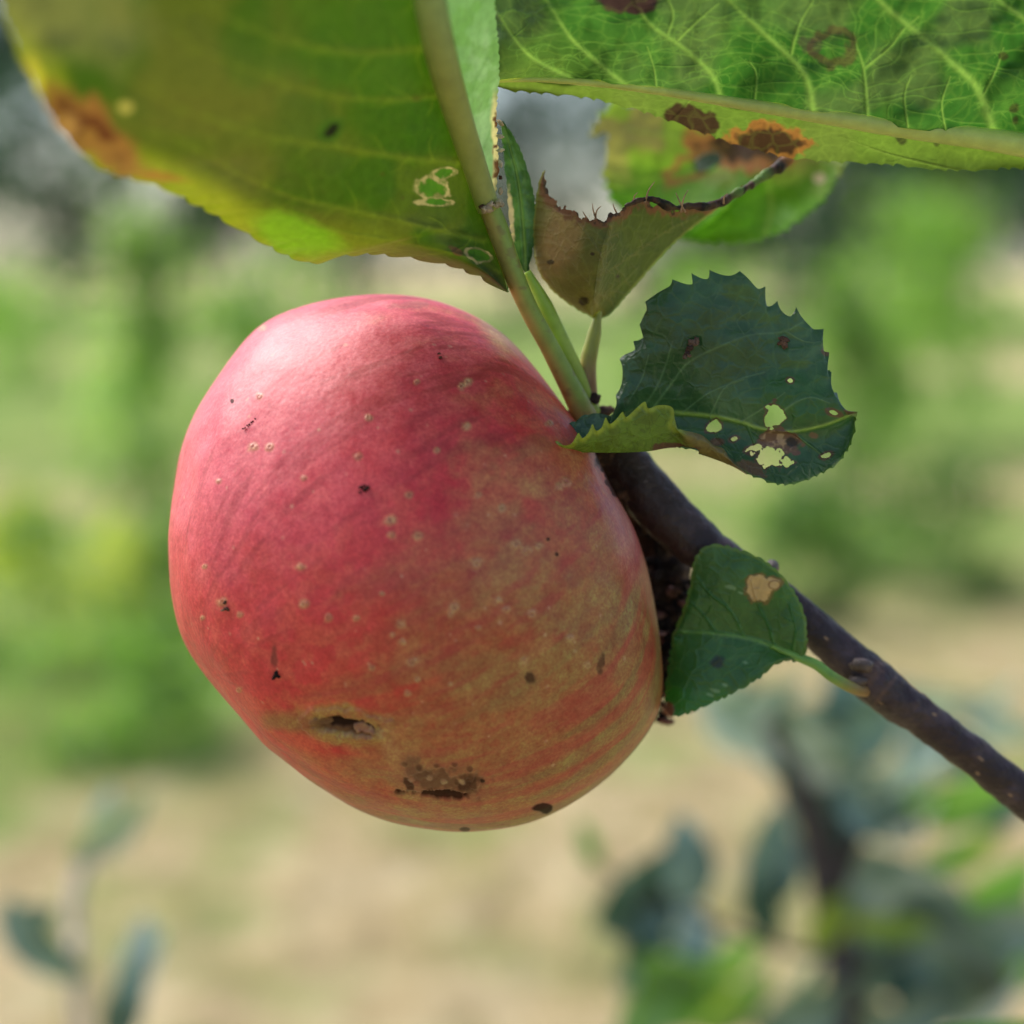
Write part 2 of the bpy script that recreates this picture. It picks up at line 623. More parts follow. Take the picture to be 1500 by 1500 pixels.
# far belt of tall trees, some 30 m away, sky between them
for i, (px, dist, hgt, wid, nl, seed) in enumerate((
        (-120, 27, 8.5, 3.4, 2600, 1), (95, 31, 7.6, 3.0, 2300, 2), (300, 27, 9.0, 3.2, 3000, 3), (520, 29, 9, 3.6, 2800, 4),
        (760, 30, 9.5, 3.4, 2600, 5), (1000, 29, 6.5, 3.2, 2200, 6), (1130, 33, 5.2, 2.6, 1700, 7), (1240, 30, 4.4, 2.2, 1500, 12), (1400, 27, 7.2, 1.9, 2600, 8), (1560, 26, 9, 2.6, 3000, 9))):
    labs = ['tall dark tree at the left edge, far behind the leaves', 'low dark tree under the sky gap at the left',
            'tall dark tree behind the left sapling', 'far dark tree above the apple', 'far dark tree behind the leaf stalks',
            'low grey-green tree under the pale sky gap right of centre', 'short far tree beneath the pale sky glints',
            'small far tree just left of the dark tree at the right', 'dark tall tree at the upper right beside the sky gap', 'dark tall tree at the right edge far behind']
    shrub('broadleaf_tree', px, dist, hgt, wid, nl, 0.34, (0.025, 0.075, 0.045), (0.07, 0.16, 0.10), labs[i], 'tree', 'tall trees far behind the orchard', stems=6, seed=seed, clump=34, zlow=0.1, shape='round')

# young orchard trees and bushes in the middle distance
shrub('sapling', 205, 4.6, 1.12, 0.36, 1300, 0.05, (0.32, 0.50, 0.14), (0.42, 0.60, 0.2), 'slender green sapling standing left of the apple', 'sapling', stems=4, seed=21, clump=40, zlow=0.02)
shrub('bush', 60, 4.0, 0.42, 0.42, 700, 0.05, G_LIT, G_YEL, 'low yellow-green bush at the left edge beside the slender sapling', 'bush', 'green bushes in the orchard', stems=5, seed=22, clump=10, shape='round')
shrub('bush', 330, 4.1, 0.36, 0.42, 800, 0.045, G_MID, G_LIT, 'low leafy bush between the slender sapling and the apple', 'bush', 'green bushes in the orchard', stems=5, seed=23, clump=10, shape='round')
shrub('bush', 120, 3.35, 0.26, 0.5, 700, 0.045, G_MID, G_LIT, 'low green bush at the near edge of the dry grass left of the apple', 'bush', 'green bushes in the orchard', stems=5, seed=24, clump=9, shape='round')
shrub('bush', 420, 9.5, 1.1, 1.0, 1300, 0.09, G_MID, G_LIT, 'pale green bush behind the top left of the apple', 'bush', 'green bushes in the orchard', stems=5, seed=25, clump=14, shape='round')
shrub('bush', 20, 13.5, 0.9, 1.6, 900, 0.10, G_LIT, G_LIT, 'bright far bush at the left edge above the tan strip', 'bush', 'green bushes in the orchard', stems=5, seed=33, clump=12, shape='round')
shrub('sapling', 1235, 5.4, 0.95, 0.42, 1400, 0.05, G_MID, G_LIT, 'bushy green sapling right of the curled serrated leaf', 'sapling', stems=5, seed=26, clump=18)
shrub('bush', 1370, 5.0, 0.36, 0.5, 1000, 0.045, G_MID, G_MID, 'low dark green bush above the branch at the right', 'bush', 'green bushes in the orchard', stems=5, seed=27, clump=10, shape='round')
shrub('bush', 1170, 4.6, 0.34, 0.32, 800, 0.045, G_DARK, G_MID, 'low dark bush just behind the branch beside the small leaf', 'bush', 'green bushes in the orchard', stems=5, seed=28, clump=9, shape='round')
shrub('bush', 1330, 9.0, 1.25, 1.0, 1400, 0.09, G_LIT, G_LIT, 'pale green bush behind the bushy sapling at the right', 'bush', 'green bushes in the orchard', stems=5, seed=29, clump=14, shape='round')
shrub('bush', 1010, 9.5, 0.95, 0.8, 1000, 0.08, G_LIT, G_LIT, 'pale bush seen below the brown cupped leaf', 'bush', 'green bushes in the orchard', stems=5, seed=30, clump=12, shape='round')

# tufts of grass and weeds over the sheet
def make_grass():
    g = np.random.default_rng(5)
    n = 26000
    y = 1.6 + 9 * g.power(1.1, n)
    x = g.uniform(-0.42, 0.42, n) * (y + 0.6)
    P = np.stack([x, y, np.zeros(n)], 1)
    keep = fbm(P * 3.0, 3, 8) > 0.42
    P = P[keep]; n = len(P)
    h = g.uniform(0.012, 0.045, n)
    P[:, 2] = (fbm(P * 9, 4, 3) - 0.5) * 0.05 + (fbm(P * 0.5, 3, 5) - 0.5) * 0.12
    a = g.uniform(0, 2 * math.pi, n)
    s = np.stack([np.cos(a), np.sin(a), np.zeros(n)], 1) * 0.0022
    lean = np.stack([g.normal(0, .5, n), g.normal(0, .5, n), np.ones(n)], 1) * h[:, None]
    V = np.stack([P - s, P + s, P + lean * .55 + s * .7, P + lean * .55 - s * .7, P + lean * [1.4, 1.4, 1]], 1).reshape(-1, 3)
    b = np.arange(n)[:, None] * 5
    faces = [tuple(f) for f in (b + [0, 1, 2, 3])] + [tuple(f) for f in (b + [3, 2, 4])]
    me = bpy.data.meshes.new('grass')
    me.from_pydata(V.tolist(), [], faces)
    ca = me.color_attributes.new('col', 'FLOAT_COLOR', 'POINT')
    t = g.uniform(0, 1, n)[:, None]
    c = np.array((0.50, 0.40, 0.22)) * (1 - t) + np.array((0.26, 0.30, 0.10)) * t
    c4 = np.ones((n * 5, 4), np.float32); c4[:, :3] = np.repeat(c, 5, 0)
    ca.data.foreach_set('color', c4.ravel())
    me.materials.append(M_FARLEAF)
    o = bpy.data.objects.new('grass', me); COL.objects.link(o)
    tag(o, 'short dry and green grass blades over the mown ground', 'grass', kind='stuff')


make_grass()

# ================================================================== THE NEAR BRANCH
branch = empty('apple_branch', unproj([(1500, 1165, .232)])[0],
               'dark purplish apple branch crossing the lower right with its spur and leaves', 'branch')


def branch_paint(V, t):
    pp = proj(V)[:, :2]
    c = np.tile(np.array((0.030, 0.015, 0.020)), (len(V), 1))
    n1 = fbm(V * 260, 4, 3)
    c = mix(c, (0.075, 0.048, 0.055), sst(0.5, 0.75, n1) * 0.7)
    c = mix(c, (0.028, 0.018, 0.02), sst(0.55, 0.35, fbm(V * 500, 3, 9)) * 0.5)
    # papery pale lenticels
    for cx, cy, rx, ry in ((1368, 1046, 7, 3), (1437, 1112, 8, 3.5), (1432, 1133, 6, 3),
                           (1210, 935, 5, 2.5), (1093, 815, 5, 2), (1290, 1030, 4, 2), (1480, 1165, 5, 2.5)):
        c = mix(c, (0.34, 0.21, 0.12), .8 * sst(1.3, 0.5, blob(pp, cx, cy, rx * .75, ry * .7, 35, 0.4, 0.3, 2)))
    for cx, cy, rx, ry, a in ((1275, 990, 12, 38, 38), (1298, 1010, 4, 34, 38)):
        c = mix(c, (0.13, 0.07, 0.05), 0.6 * sst(1.2, 0.5, blob(pp, cx, cy, rx, ry, a, 0.4, 0.12, 4)))
    near = sst(1060, 930, pp[:, 0])
    c = mix(c, (0.030, 0.018, 0.014), near * 0.7)
    return c


BR = [(905, 668, .230), (960, 735, .229), (1010, 785, .2285), (1068, 828, .228), (1145, 880, .228), (1212, 937, .228), (1286, 1004, .228), (1356, 1055, .229), (1430, 1110, .230),
      (1500, 1166, .231), (1640, 1270, .234), (1850, 1420, .238), (2200, 1700, .245)]
BRR = [34, 40, 37, 30, 27, 28, 34, 28, 27.5, 29, 32, 38, 46]
seg = curve(BR, 12)
# radii keyed to the arc-length of the control points
_c = np.array(BR)[:, :2]
_s = np.r_[0, np.cumsum(np.linalg.norm(np.diff(_c, axis=0), axis=1))]
_q = np.linspace(0, 1, 60)
brr = np.interp(_q, _s / _s[-1], BRR)
wood = tube('woody_stem', BR, brr, M_BARK, branch, branch_paint, n=900, k=110, bump=0.0008, bscale=330, seed=4)


def lumps(name, items, parent, colr, seed=0, mat=None, label=None, bump=0.5):
    """crumbly scales joined in one mesh: each a small bent irregular flake or knob"""
    g = np.random.default_rng(seed)
    Vs, Fs, Cs, off = [], [], [], 0
    for (cx, cy, d, r, ax, ay) in items:
        nu, nv = 16, 22
        th = np.linspace(0.001, math.pi - 0.001, nu)[:, None]
        ph = np.linspace(0, 2 * math.pi, nv, endpoint=False)[None]
        S = np.stack([np.sin(th) * np.cos(ph), np.sin(th) * np.sin(ph), np.cos(th) * np.ones_like(ph)], -1).reshape(-1, 3)
        c = unproj([(cx, cy, d)])[0]
        rad = r * d / F
        k = 1 + bump * 2 * (fbm(S * 2.2 + g.uniform(0, 50), 3, seed) - 0.5)
        a = g.normal(size=3); a /= np.linalg.norm(a)
        rot = np.array(Matrix.Rotation(g.uniform(0, 6.28), 3, Vector(a)))
        W = (S * k[:, None] * np.array([1, ax, ay])) @ rot.T * rad + c
        Vs.append(W)
        Fs.append(grid_faces(nu, nv, True, off)); off += len(W)
        base = np.array(colr[g.integers(0, len(colr))])
        Cs.append(base * (0.6 + 0.8 * fbm(W * 900, 3, seed))[:, None])
    return build(name, np.vstack(Vs), np.vstack(Fs), mat or M_CRUMB, parent, np.vstack(Cs))


# spur: knobbly short shoot between branch and fruit
def spur_paint(V, t):
    c = np.tile(np.array((0.05, 0.032, 0.024)), (len(V), 1))
    return mix(c, (0.17, 0.10, 0.065), sst(0.5, 0.7, fbm(V * 600, 4, 6)))


spur = tube('fruit_spur', [(850, 590, .226), (868, 625, .228), (895, 668, .230), (930, 708, .230), (975, 757, .2295)], [16, 30, 34, 38, 34], M_CRUMB, branch, spur_paint, n=140, k=48, bump=0.0016, bscale=520, seed=14)
g = np.random.default_rng(31)
items = []
for k in range(200):
    t = g.uniform(0, 1)
    cx = np.interp(t, [0, .3, .65, 1], [915, 962, 985, 975]) + g.normal(0, 15)
    cy = np.interp(t, [0, .3, .65, 1], [690, 800, 910, 1035]) + g.normal(0, 14)
    items.append((cx, cy, .236 + g.normal(0, .0025), g.uniform(5, 13), g.uniform(.4, .9), g.uniform(.3, .7)))
lumps('bud_scales', items, branch, [(0.035, 0.022, 0.018), (0.05, 0.03, 0.022), (0.08, 0.045, 0.032), (0.26, 0.13, 0.10), (0.03, 0.02, 0.02), (0.02, 0.014, 0.014), (0.02, 0.014, 0.014)], 8, bump=.8, label='x')['label'] = 'dark crumbly dry bud scales packed between apple and small leaf'
tube('spur_core', [(930, 690, .238), (955, 780, .240), (970, 880, .242), (965, 1000, .241)], [30, 48, 48, 22], M_CRUMB, branch, spur_paint, n=120, k=40, bump=0.0022, bscale=480, seed=15)
lumps('bud', [(1130, 832, .2255, 15, .8, .7), (1120, 838, .226, 13, .7, .7)], branch, [(0.11, 0.085, 0.075)], 12, M_BARK, bump=.25)
lumps('bud', [(1262, 975, .2245, 17, .8, .6), (1256, 998, .2245, 15, .8, .6)], branch, [(0.10, 0.07, 0.06)], 13, M_BARK, bump=.25)
lumps('bud_scales', [(868, 585, .2245, 18, .6, .6), (840, 602, .2235, 15, .6, .5), (885, 603, .2255, 15, .6, .6), (830, 612, .224, 11, .6, .5), (880, 622, .226, 19, .7, .6)], branch,
      [(0.07, 0.04, 0.035), (0.13, 0.075, 0.06)], 17)


# ------------------------------------------------------------------ leaf surfaces
def teeth_off(P2, amp, count, side, seed=0):
    """saw-teeth offsets (px) along an edge; forward-leaning"""
    n = len(P2)
    T = np.gradient(P2, axis=0)
    T /= np.linalg.norm(T, axis=1)[:, None] + 1e-9
    N = np.stack([T[:, 1], -T[:, 0]], 1) * side
    g = np.random.default_rng(seed)
    t = np.linspace(0, count, n)
    t = t + 0.25 * np.sin(t * 1.7 + seed)
    k = np.floor(t).astype(int) + 2
    am = g.uniform(0.55, 1.2, int(count) + 8)[np.clip(k, 0, int(count) + 7)]
    f = t - np.floor(t)
    saw = np.where(f < 0.66, np.sin(np.clip(f / 0.66, 0, 1) * math.pi / 2) ** 0.85, np.cos(np.clip((f - 0.66) / 0.34, 0, 1) * math.pi / 2) ** 0.8)
    return N * (saw * am * amp)[:, None] + T * (saw * am * amp * 0.3)[:, None]


def patch(A, B, nu, nv, teethA=None, teethB=None, bulge=0.0, wave=0.0, seed=0, k=7, smB=0):
    """surface between curves A and B, given as (px, py, depth)"""
    a, b = curve(A, nu), curve(B, nu)
    v = np.linspace(0, 1, nv)
    if smB:
        ker = np.hanning(smB); ker /= ker.sum()
        b0 = b.copy()
        for q_ in range(2):
            b0[:, q_] = np.convolve(np.pad(b[:, q_], smB // 2, 'edge'), ker, 'same')[smB // 2:smB // 2 + nu]
        det, b = b - b0, b0
    G = a[:, None] * (1 - v)[None, :, None] + b[:, None] * v[None, :, None]
    if teethA:
        o = teeth_off(a[:, :2], *teethA)
        G[:, :, :2] += o[:, None] * ((1 - v) ** k)[None, :, None]
    if teethB:
        o = teeth_off(b[:, :2], *teethB)
        G[:, :, :2] += o[:, None] * (v ** k)[None, :, None]
    if smB:
        G += (det * 0.8)[:, None] * (v ** 5)[None, :, None]
    G[:, :, 2] += bulge * (4 * v * (1 - v))[None]
    q = G.reshape(-1, 3).copy()
    if wave:
        q[:, 2] += wave * 2 * (fbm(px3(q, 1 / 90.) + seed * 3.3, 3, seed) - 0.5)
    return q, (nu, nv)


def poly_inside(p, poly):
    poly = np.asarray(poly, float)
    x, y = p[:, 0], p[:, 1]
    ins = np.zeros(len(p), bool)
    j = len(poly) - 1
    for i in range(len(poly)):
        xi, yi = poly[i]; xj, yj = poly[j]
        c = ((yi > y) != (yj > y)) & (x < (xj - xi) * (y - yi) / (yj - yi + 1e-12) + xi)
        ins ^= c
        j = i
    return ins


LEAF_Q = {}


def on_leaf(label, x, y):
    q = LEAF_Q[label]
    return q[np.argmin((q[:, 0] - x) ** 2 + (q[:, 1] - y) ** 2), 2]


def make_leaf(label, patches, paint, mat, hole=None, flat_extra=None, name='leaf'):
    """patches: list of (px grid, (nu,nv)); paint(px, idx) -> colours, vein; hole(px, idx) -> bool"""
    Vs, Fs, Ps, Is, off = [], [], [], [], 0
    for i, (q, (nu, nv)) in enumerate(patches):
        Fs.append(grid_faces(nu, nv, False, off))
        off += len(q)
        Ps.append(q); Is.append(np.full(len(q), i))
    Q = np.vstack(Ps); idx = np.concatenate(Is); Fc = np.vstack(Fs)
    cols, vein = paint(Q[:, :2], idx)
    Q[:, 2] -= vein * 0.00022
    if hole is not None:
        hm = hole(Q[:, :2], idx)
        keep = ~(hm[Fc].sum(1) >= 2)
        Fc = Fc[keep]
        used = np.zeros(len(Q), bool); used[Fc.ravel()] = True
        remap = np.cumsum(used) - 1
        Fc = remap[Fc]; Q = Q[used]; cols = cols[used]; vein = vein[used]
    LEAF_Q[label] = Q
    ob = build(name, unproj(Q), Fc, mat, branch, cols, {'vein': vein})
    if label: ob['label'] = label
    return ob


def vein_mask(p, veins, wid, soft=1.0):
    m = np.zeros(len(p))
    for poly, w0, w1 in veins:
        c = curve([(x, y, 0) for x, y in poly], 24)[:, :2]
        lo, hi = c.min(0) - 20, c.max(0) + 20
        s = ((p > lo) & (p < hi)).all(1)
        if not s.any(): continue
        d, t = seg_dist(p[s], c)
        w = (w0 * (1 - t) + w1 * t) * wid
        mm = np.exp(-(d / w) ** 2) * np.clip(1.25 - t * 0.5, 0, 1)
        m[s] = np.maximum(m[s], mm)
    return m


def branch_veins(veins, step=26, ln=(22, 52), seed=0, w=0.45, angs=(45, 65), both=True, depth=1):
    g = np.random.default_rng(seed)
    out = []
    for poly, w0, w1 in veins:
        c = curve([(x, y, 0) for x, y in poly], 60)[:, :2]
        L = np.linalg.norm(np.diff(c, axis=0), axis=1).sum()
        n = int(L / step)
        sgn = 1
        for k in range(n):
            t = (k + g.uniform(0.2, 0.8)) / n
            i = min(int(t * 58), 58)
            T = c[i + 1] - c[i]; a = math.atan2(T[1], T[0])
            sgn = -sgn
            a2 = a + sgn * R(g.uniform(*angs))
            l = g.uniform(*ln) * (1 - 0.4 * t)
            p0 = c[i]; pts = [tuple(p0)]
            for s in range(3):
                a2 += R(g.uniform(-28, 28))
                p0 = p0 + np.array([math.cos(a2), math.sin(a2)]) * l / 3
                pts.append(tuple(p0))
            out.append((pts, w0 * w, w0 * w * 0.5))
    if depth > 1:
        out = out + branch_veins(out, step * 0.5, (ln[0] * .45, ln[1] * .45), seed + 1, 0.7, (50, 80), True, depth - 1)
    return out


def stalk_paint(a, b=None, tb=(0.3, 0.7)):
    def f(V, t):
        c = np.tile(np.array(a, float), (len(V), 1))
        if b is not None:
            c = mix(c, b, sst(tb[0], tb[1], t))
        return c * (0.85 + 0.3 * fbm(V * 500, 3, 5))[:, None]
    return f


def stalk_paint2(V, t):
    pp = proj(V)[:, :2]
    mid = curve([(858, 612, 0), (838, 572, 0), (806, 510, 0), (776, 455, 0), (752, 400, 0), (727, 330, 0), (708, 285, 0)], 60)[:, :2]
    xm = np.interp(-pp[:, 1], -mid[:, 1], mid[:, 0])
    side = sst(8, -9, pp[:, 0] - xm)
    c = np.tile(np.array((0.25, 0.35, 0.07)), (len(V), 1))
    c = mix(c, (0.42, 0.27, 0.10), side * (.4 + .6 * fbm(V * 300, 3, 4)))
    c = mix(c, (0.36, 0.20, 0.10), sst(.12, 0, t) * .6)
    c = mix(c, (0.20, 0.11, 0.06), sst(.62, .72, fbm(V * 700, 3, 6)) * .5)
    return c * (0.85 + 0.3 * fbm(V * 500, 3, 5))[:, None]


# ---- leaf A : large olive leaf, upper left
A_M = [(744, 428, .2150), (728, 365, .2145), (712, 305, .213), (690, 238, .209), (662, 150, .201), (638, 60, .192), (618, -50, .182), (600, -240, .168)]
A_L = [(744, 428, .2150), (700, 402, .216), (640, 383, .216), (560, 371, .214), (500, 372, .212), (463, 384, .209), (425, 374, .206), (370, 345, .201), (290, 298, .192),
       (215, 266, .183), (150, 246, .175), (110, 212, .169), (75, 165, .163), (48, 112, .158), (22, 55, .154), (0, -30, .150), (60, -180, .148), (300, -290, .150), (600, -250, .168)]
A_R = [(744, 428, .2150), (735, 365, .2155), (724, 300, .215), (729, 240, .2145), (726, 170, .212), (730, 90, .206), (723, 0, .200), (722, -110, .192), (660, -215, .178), (600, -240, .168)]
qa, sa = patch(A_M, A_L, 620, 420, None, (5, 46, 1, 3), -0.008, 0.0012, 3, 14)
qb, sb = patch(A_M, A_R, 400, 110, None, (2.5, 60, -1, 4), 0.001, 0.0004, 4)
A_VEINS = [([(632, 70), (560, 76), (490, 74), (420, 58), (350, 34), (290, 0)], 7, 4),
           ([(655, 138), (580, 146), (500, 142), (420, 122), (340, 92), (240, 40)], 5, 3),
           ([(680, 238), (600, 232), (500, 216), (420, 204), (350, 188), (260, 158), (180, 110)], 6, 3),
           ([(708, 352), (660, 340), (590, 324), (500, 305), (420, 286), (340, 250), (270, 208), (200, 190)], 5, 3),
           ([(730, 398), (700, 380), (640, 366), (560, 350), (500, 340), (450, 322), (400, 300)], 3.5, 2),
           ([(622, -10), (560, -10), (480, -20), (400, -50)], 6, 4)]
A_SUB = branch_veins(A_VEINS, 34, (26, 60), 5, 0.45)


def paint_A(p, idx):
    P3 = px3(p)
    c = np.tile(np.array((0.14, 0.20, 0.014)), (len(p), 1))
    n1 = fbm(P3 / 120, 4, 2)
    c = mix(c, (0.20, 0.20, 0.030), sst(0.42, 0.62, n1) * 0.6)
    c = mix(c, (0.075, 0.17, 0.010), sst(0.5, 0.3, fbm(P3 / 90 + 9, 3, 5)) * 0.9)
    c = mix(c, (0.075, 0.20, 0.012), sst(1.3, 0.4, blob(p, 540, 60, 170, 120, 0, .3, .02, 3)) * 0.8)
    c = mix(c, (0.065, 0.17, 0.008), sst(1.3, 0.5, blob(p, 600, 190, 90, 50, 10, .3, .03, 4)) * 0.8)
    c = mix(c, (0.26, 0.22, 0.06), sst(1.3, 0.4, blob(p, 330, 160, 200, 110, 20, .3, .015, 4)) * 0.35)
    c = mix(c, (0.20, 0.12, 0.07), sst(1.2, 0.3, blob(p, 640, 400, 130, 24, 8, .3, .03, 6)) * 0.6)
    c = c * np.array((.42, .46, .5))
    # bright yellow-green rim
    ed, _ = seg_dist(p, curve(A_L, 160)[:, :2])
    c = mix(c, (0.25, 0.29, 0.012), sst(60, 10, ed) * sst(40, 110, p[:, 1] - 0.4 * p[:, 0] + 60) * (0.4 + 0.5 * sst(560, 330, p[:, 0])) * sst(640, 480, p[:, 0]))
    c = mix(c, (0.15, 0.33, 0.012), sst(1.2, 0.5, blob(p, 430, 345, 70, 34, 20, .3, .03, 8)) * 0.8)
    v = vein_mask(p, A_VEINS, 1.0)
    vs_ = vein_mask(p, A_SUB, 1.0)
    c = mix(c, (0.14, 0.17, 0.02), v * 0.35)
    c = mix(c, (0.17, 0.22, 0.02), vs_ * 0.2)
    # scorched margin
    sc_ = blob(p, 132, 188, 98, 36, 40, .4, .03, 11)
    c = mix(c, (0.24, 0.095, 0.035), sst(1.2, 0.7, sc_) * 0.9)
    c = mix(c, (0.10, 0.028, 0.012), sst(0.95, 0.4, sc_) * sst(.42, .6, fbm(P3 / 22, 3, 13)))
    c = mix(c, (0.34, 0.17, 0.07), sst(1.1, 0.6, blob(p, 98, 186, 18, 26, 30, .3, .06, 2)) * .8)
    c = mix(c, (0.33, 0.13, 0.03), sst(1.2, 0.6, blob(p, 235, 258, 40, 8, 8, .4, .08, 5)) * 0.7)
    c = mix(c, (0.55, 0.45, 0.05), sst(1.2, 0.5, blob(p, 50, 110, 14, 32, -10, .3, .06, 2)) * 0.9)
    c = mix(c, (0.22, 0.20, 0.10), sst(1.35, 0.4, blob(p, 50, 10, 170, 80, 10, .3, .02, 15)) * 0.6)
    c = mix(c, (0.45, 0.36, 0.12), sst(1.2, 0.5, blob(p, 185, 157, 13, 9, 0, .2, .1, 2)) * 0.8)
    # dark hole with soft halo
    c = mix(c, (0.03, 0.08, 0.01), sst(1.8, 0.8, blob(p, 484, 190, 17, 11, -40, .2, .1, 3)) * 0.8)
    c = mix(c, (0.007, 0.009, 0.006), sst(1.1, 0.7, blob(p, 486, 190, 14, 8, -40, .2, .1, 3)))
    for cx, cy, rx, ry in ((560, 255, 4, 3), (590, 290, 3, 3), (610, 145, 7, 5), (460, 120, 6, 5)):
        c = mix(c, (0.06, 0.06, 0.01), sst(1.3, 0.6, blob(p, cx, cy, rx, ry, 0, .2, .1, 3)) * 0.6)
    # grazed windows: pale dead rim, thin bright membrane inside
    for cx, cy, rx, ry, a in ((648, 254, 19, 8, -8), (632, 276, 25, 17, 5), (636, 296, 24, 6, 0), (700, 374, 22, 9, 18)):
        d = blob(p, cx, cy, rx, ry, a, .35, .09, int(cx))
        m0 = (idx == 0)
        c = mix(c, (0.36, 0.28, 0.17), sst(1.2, 1.0, d) * sst(0.6, 0.85, d) * m0 * (.35 + .65 * sst(.4, .55, fbm(P3 / 9, 3, 23))))
        c = mix(c, (0.055, 0.15, 0.010), sst(0.85, 0.6, d) * m0)
    c = mix(c, (0.12, 0.05, 0.03), sst(1.2, .7, blob(p, 668, 368, 12, 5, 30, .4, .1, 3)) * .8)
    # right half: glaucous face, dry torn margin
    r_ = idx == 1
    cr = np.tile(np.array((0.16, 0.30, 0.16)), (len(p), 1))
    cr = mix(cr, (0.24, 0.38, 0.27), sst(0.4, 0.65, fbm(P3 * np.array([.03, .006, 0]), 3, 7)))
    dR, tR = seg_dist(p, curve(A_R, 120)[:, :2])
    cr = mix(cr, (0.10, 0.22, 0.09), vein_mask(p, [([(700, 240), (715, 200), (727, 170)], 3, 2), ([(675, 160), (700, 110), (722, 70)], 4, 3), ([(650, 90), (680, 40), (715, -10)], 4, 3)], 1) * .5)
    cr = mix(cr, (0.12, 0.26, 0.08), sst(.55, .7, fbm(P3 / 26, 4, 17)) * .5)
    tear = sst(9, 3, dR + 5 * (fbm(P3 / 11, 3, 8) - .5)) * sst(125, 160, p[:, 1]) * sst(420, 330, p[:, 1])
    cr = mix(cr, (0.66, 0.55, 0.40), tear)
    cr = mix(cr, (0.12, 0.05, 0.03), tear * sst(.56, .66, fbm(P3 / 14, 3, 9)))
    c[r_] = cr[r_]
    return c, np.where(r_, 0, np.clip(v + 0.4 * vs_, 0, 1))


leafA = make_leaf('large olive green leaf at the upper left, underside up, margin scorched brown', [(qa, sa), (qb, sb)], paint_A, M_LEAF_A)
tube('midrib', [(x + (3 if i > 1 else 0), y, d - .0012) for i, (x, y, d) in enumerate(A_M) if i > 1], [17, 20, 24, 26, 22, 8], M_STALK, leafA,
     stalk_paint((0.32, 0.36, 0.10), (0.27, 0.40, 0.16)), n=160, k=22)

# ---- stalks rising from the spur
petA = tube('petiole', [(858, 612, .2235), (838, 572, .2215), (806, 510, .2190), (776, 455, .2165), (752, 400, .2145), (727, 330, .2128), (708, 285, .2115)],
     [18, 15.5, 14, 14, 15, 16, 15], M_STALK, leafA, stalk_paint2, n=160, k=28)
lumps('dry_ring', [(706 + 26 * t, 303 - 14 * t * t + 6 * t + 4 * math.sin(9 * t), .2100, 6 + 3 * math.sin(7 * t), .6, .6) for t in np.linspace(0, 1, 8)] +
      [(733, 300 - 20 * k, .2125, 5.5, .5, .5) for k in range(7)], leafA, [(0.10, 0.05, 0.035), (0.50, 0.38, 0.26), (0.56, 0.46, 0.34)], 41, bump=.6)

# ---- leaf E : narrow dark little leaf beside the stalk
E_L = [(772, 402, .2190), (757, 375, .2185), (748, 330, .218), (744, 280, .2175), (738, 220, .217), (735, 178, .2165)]
E_R = [(772, 402, .2190), (781, 360, .2195), (784, 320, .2195), (779, 275, .219), (764, 225, .218), (748, 195, .217), (735, 178, .2165)]
qe, se = patch(E_L, E_R, 260, 70, (2, 14, 1, 6), (2, 14, -1, 7), 0.001, 0.0004, 8)


def paint_E(p, idx):
    P3 = px3(p)
    c = np.tile(np.array((0.045, 0.12, 0.035)), (len(p), 1))
    c = mix(c, (0.09, 0.20, 0.06), sst(.4, .65, fbm(P3 / 20, 3, 3)))
    v = vein_mask(p, [([(770, 398), (766, 330), (758, 260), (738, 185)], 2.5, 1.2)], 1)
    c = mix(c, (0.2, 0.3, 0.1), v * .5)
    t = sst(1.2, .7, blob(p, 747, 318, 6, 46, -4, .3, .1, 3))
    c = mix(c, (0.6, 0.48, 0.34), t)
    return c, v


leafE = make_leaf('narrow dark green young leaf standing beside the main stalk', [(qe, se)], paint_E, M_LEAF_TOP)
tube('petiole', [(868, 606, .2250), (845, 548, .2228), (820, 492, .2210), (795, 440, .2195), (772, 398, .2188)], [13, 12, 11, 11, 6], M_STALK, leafE,
     stalk_paint((0.38, 0.50, 0.09), (0.30, 0.46, 0.07)), n=120, k=22)

# ---- leaf B : big veined leaf, upper right
B_M = [(1790, 275, .226), (1500, 212, .2175), (1300, 184, .214), (1100, 153, .2125), (930, 127, .212), (820, 117, .2125), (760, 116, .213), (705, 120, .2140)]
B_U = [(1790, 275, .226), (1800, 60, .208), (1700, -170, .196), (1400, -300, .188), (1050, -270, .188), (820, -150, .194), (730, -20, .203), (712, 60, .209), (705, 120, .2140)]
B_D = [(1790, 275, .226), (1650, 262, .222), (1500, 250, .2195), (1400, 252, .219), (1300, 243, .2190), (1230, 240, .220), (1150, 232, .221), (1060, 208, .221), (960, 172, .219), (870, 148, .2165), (790, 139, .215), (740, 134, .2145), (705, 120, .2140)]
qc, sc1 = patch(B_M, B_U, 760, 520, None, None, -0.003, 0.0036, 13)
qd, sd1 = patch(B_M, B_D, 760, 120, None, (4, 46, -1, 3), 0.001, 0.0008, 14)
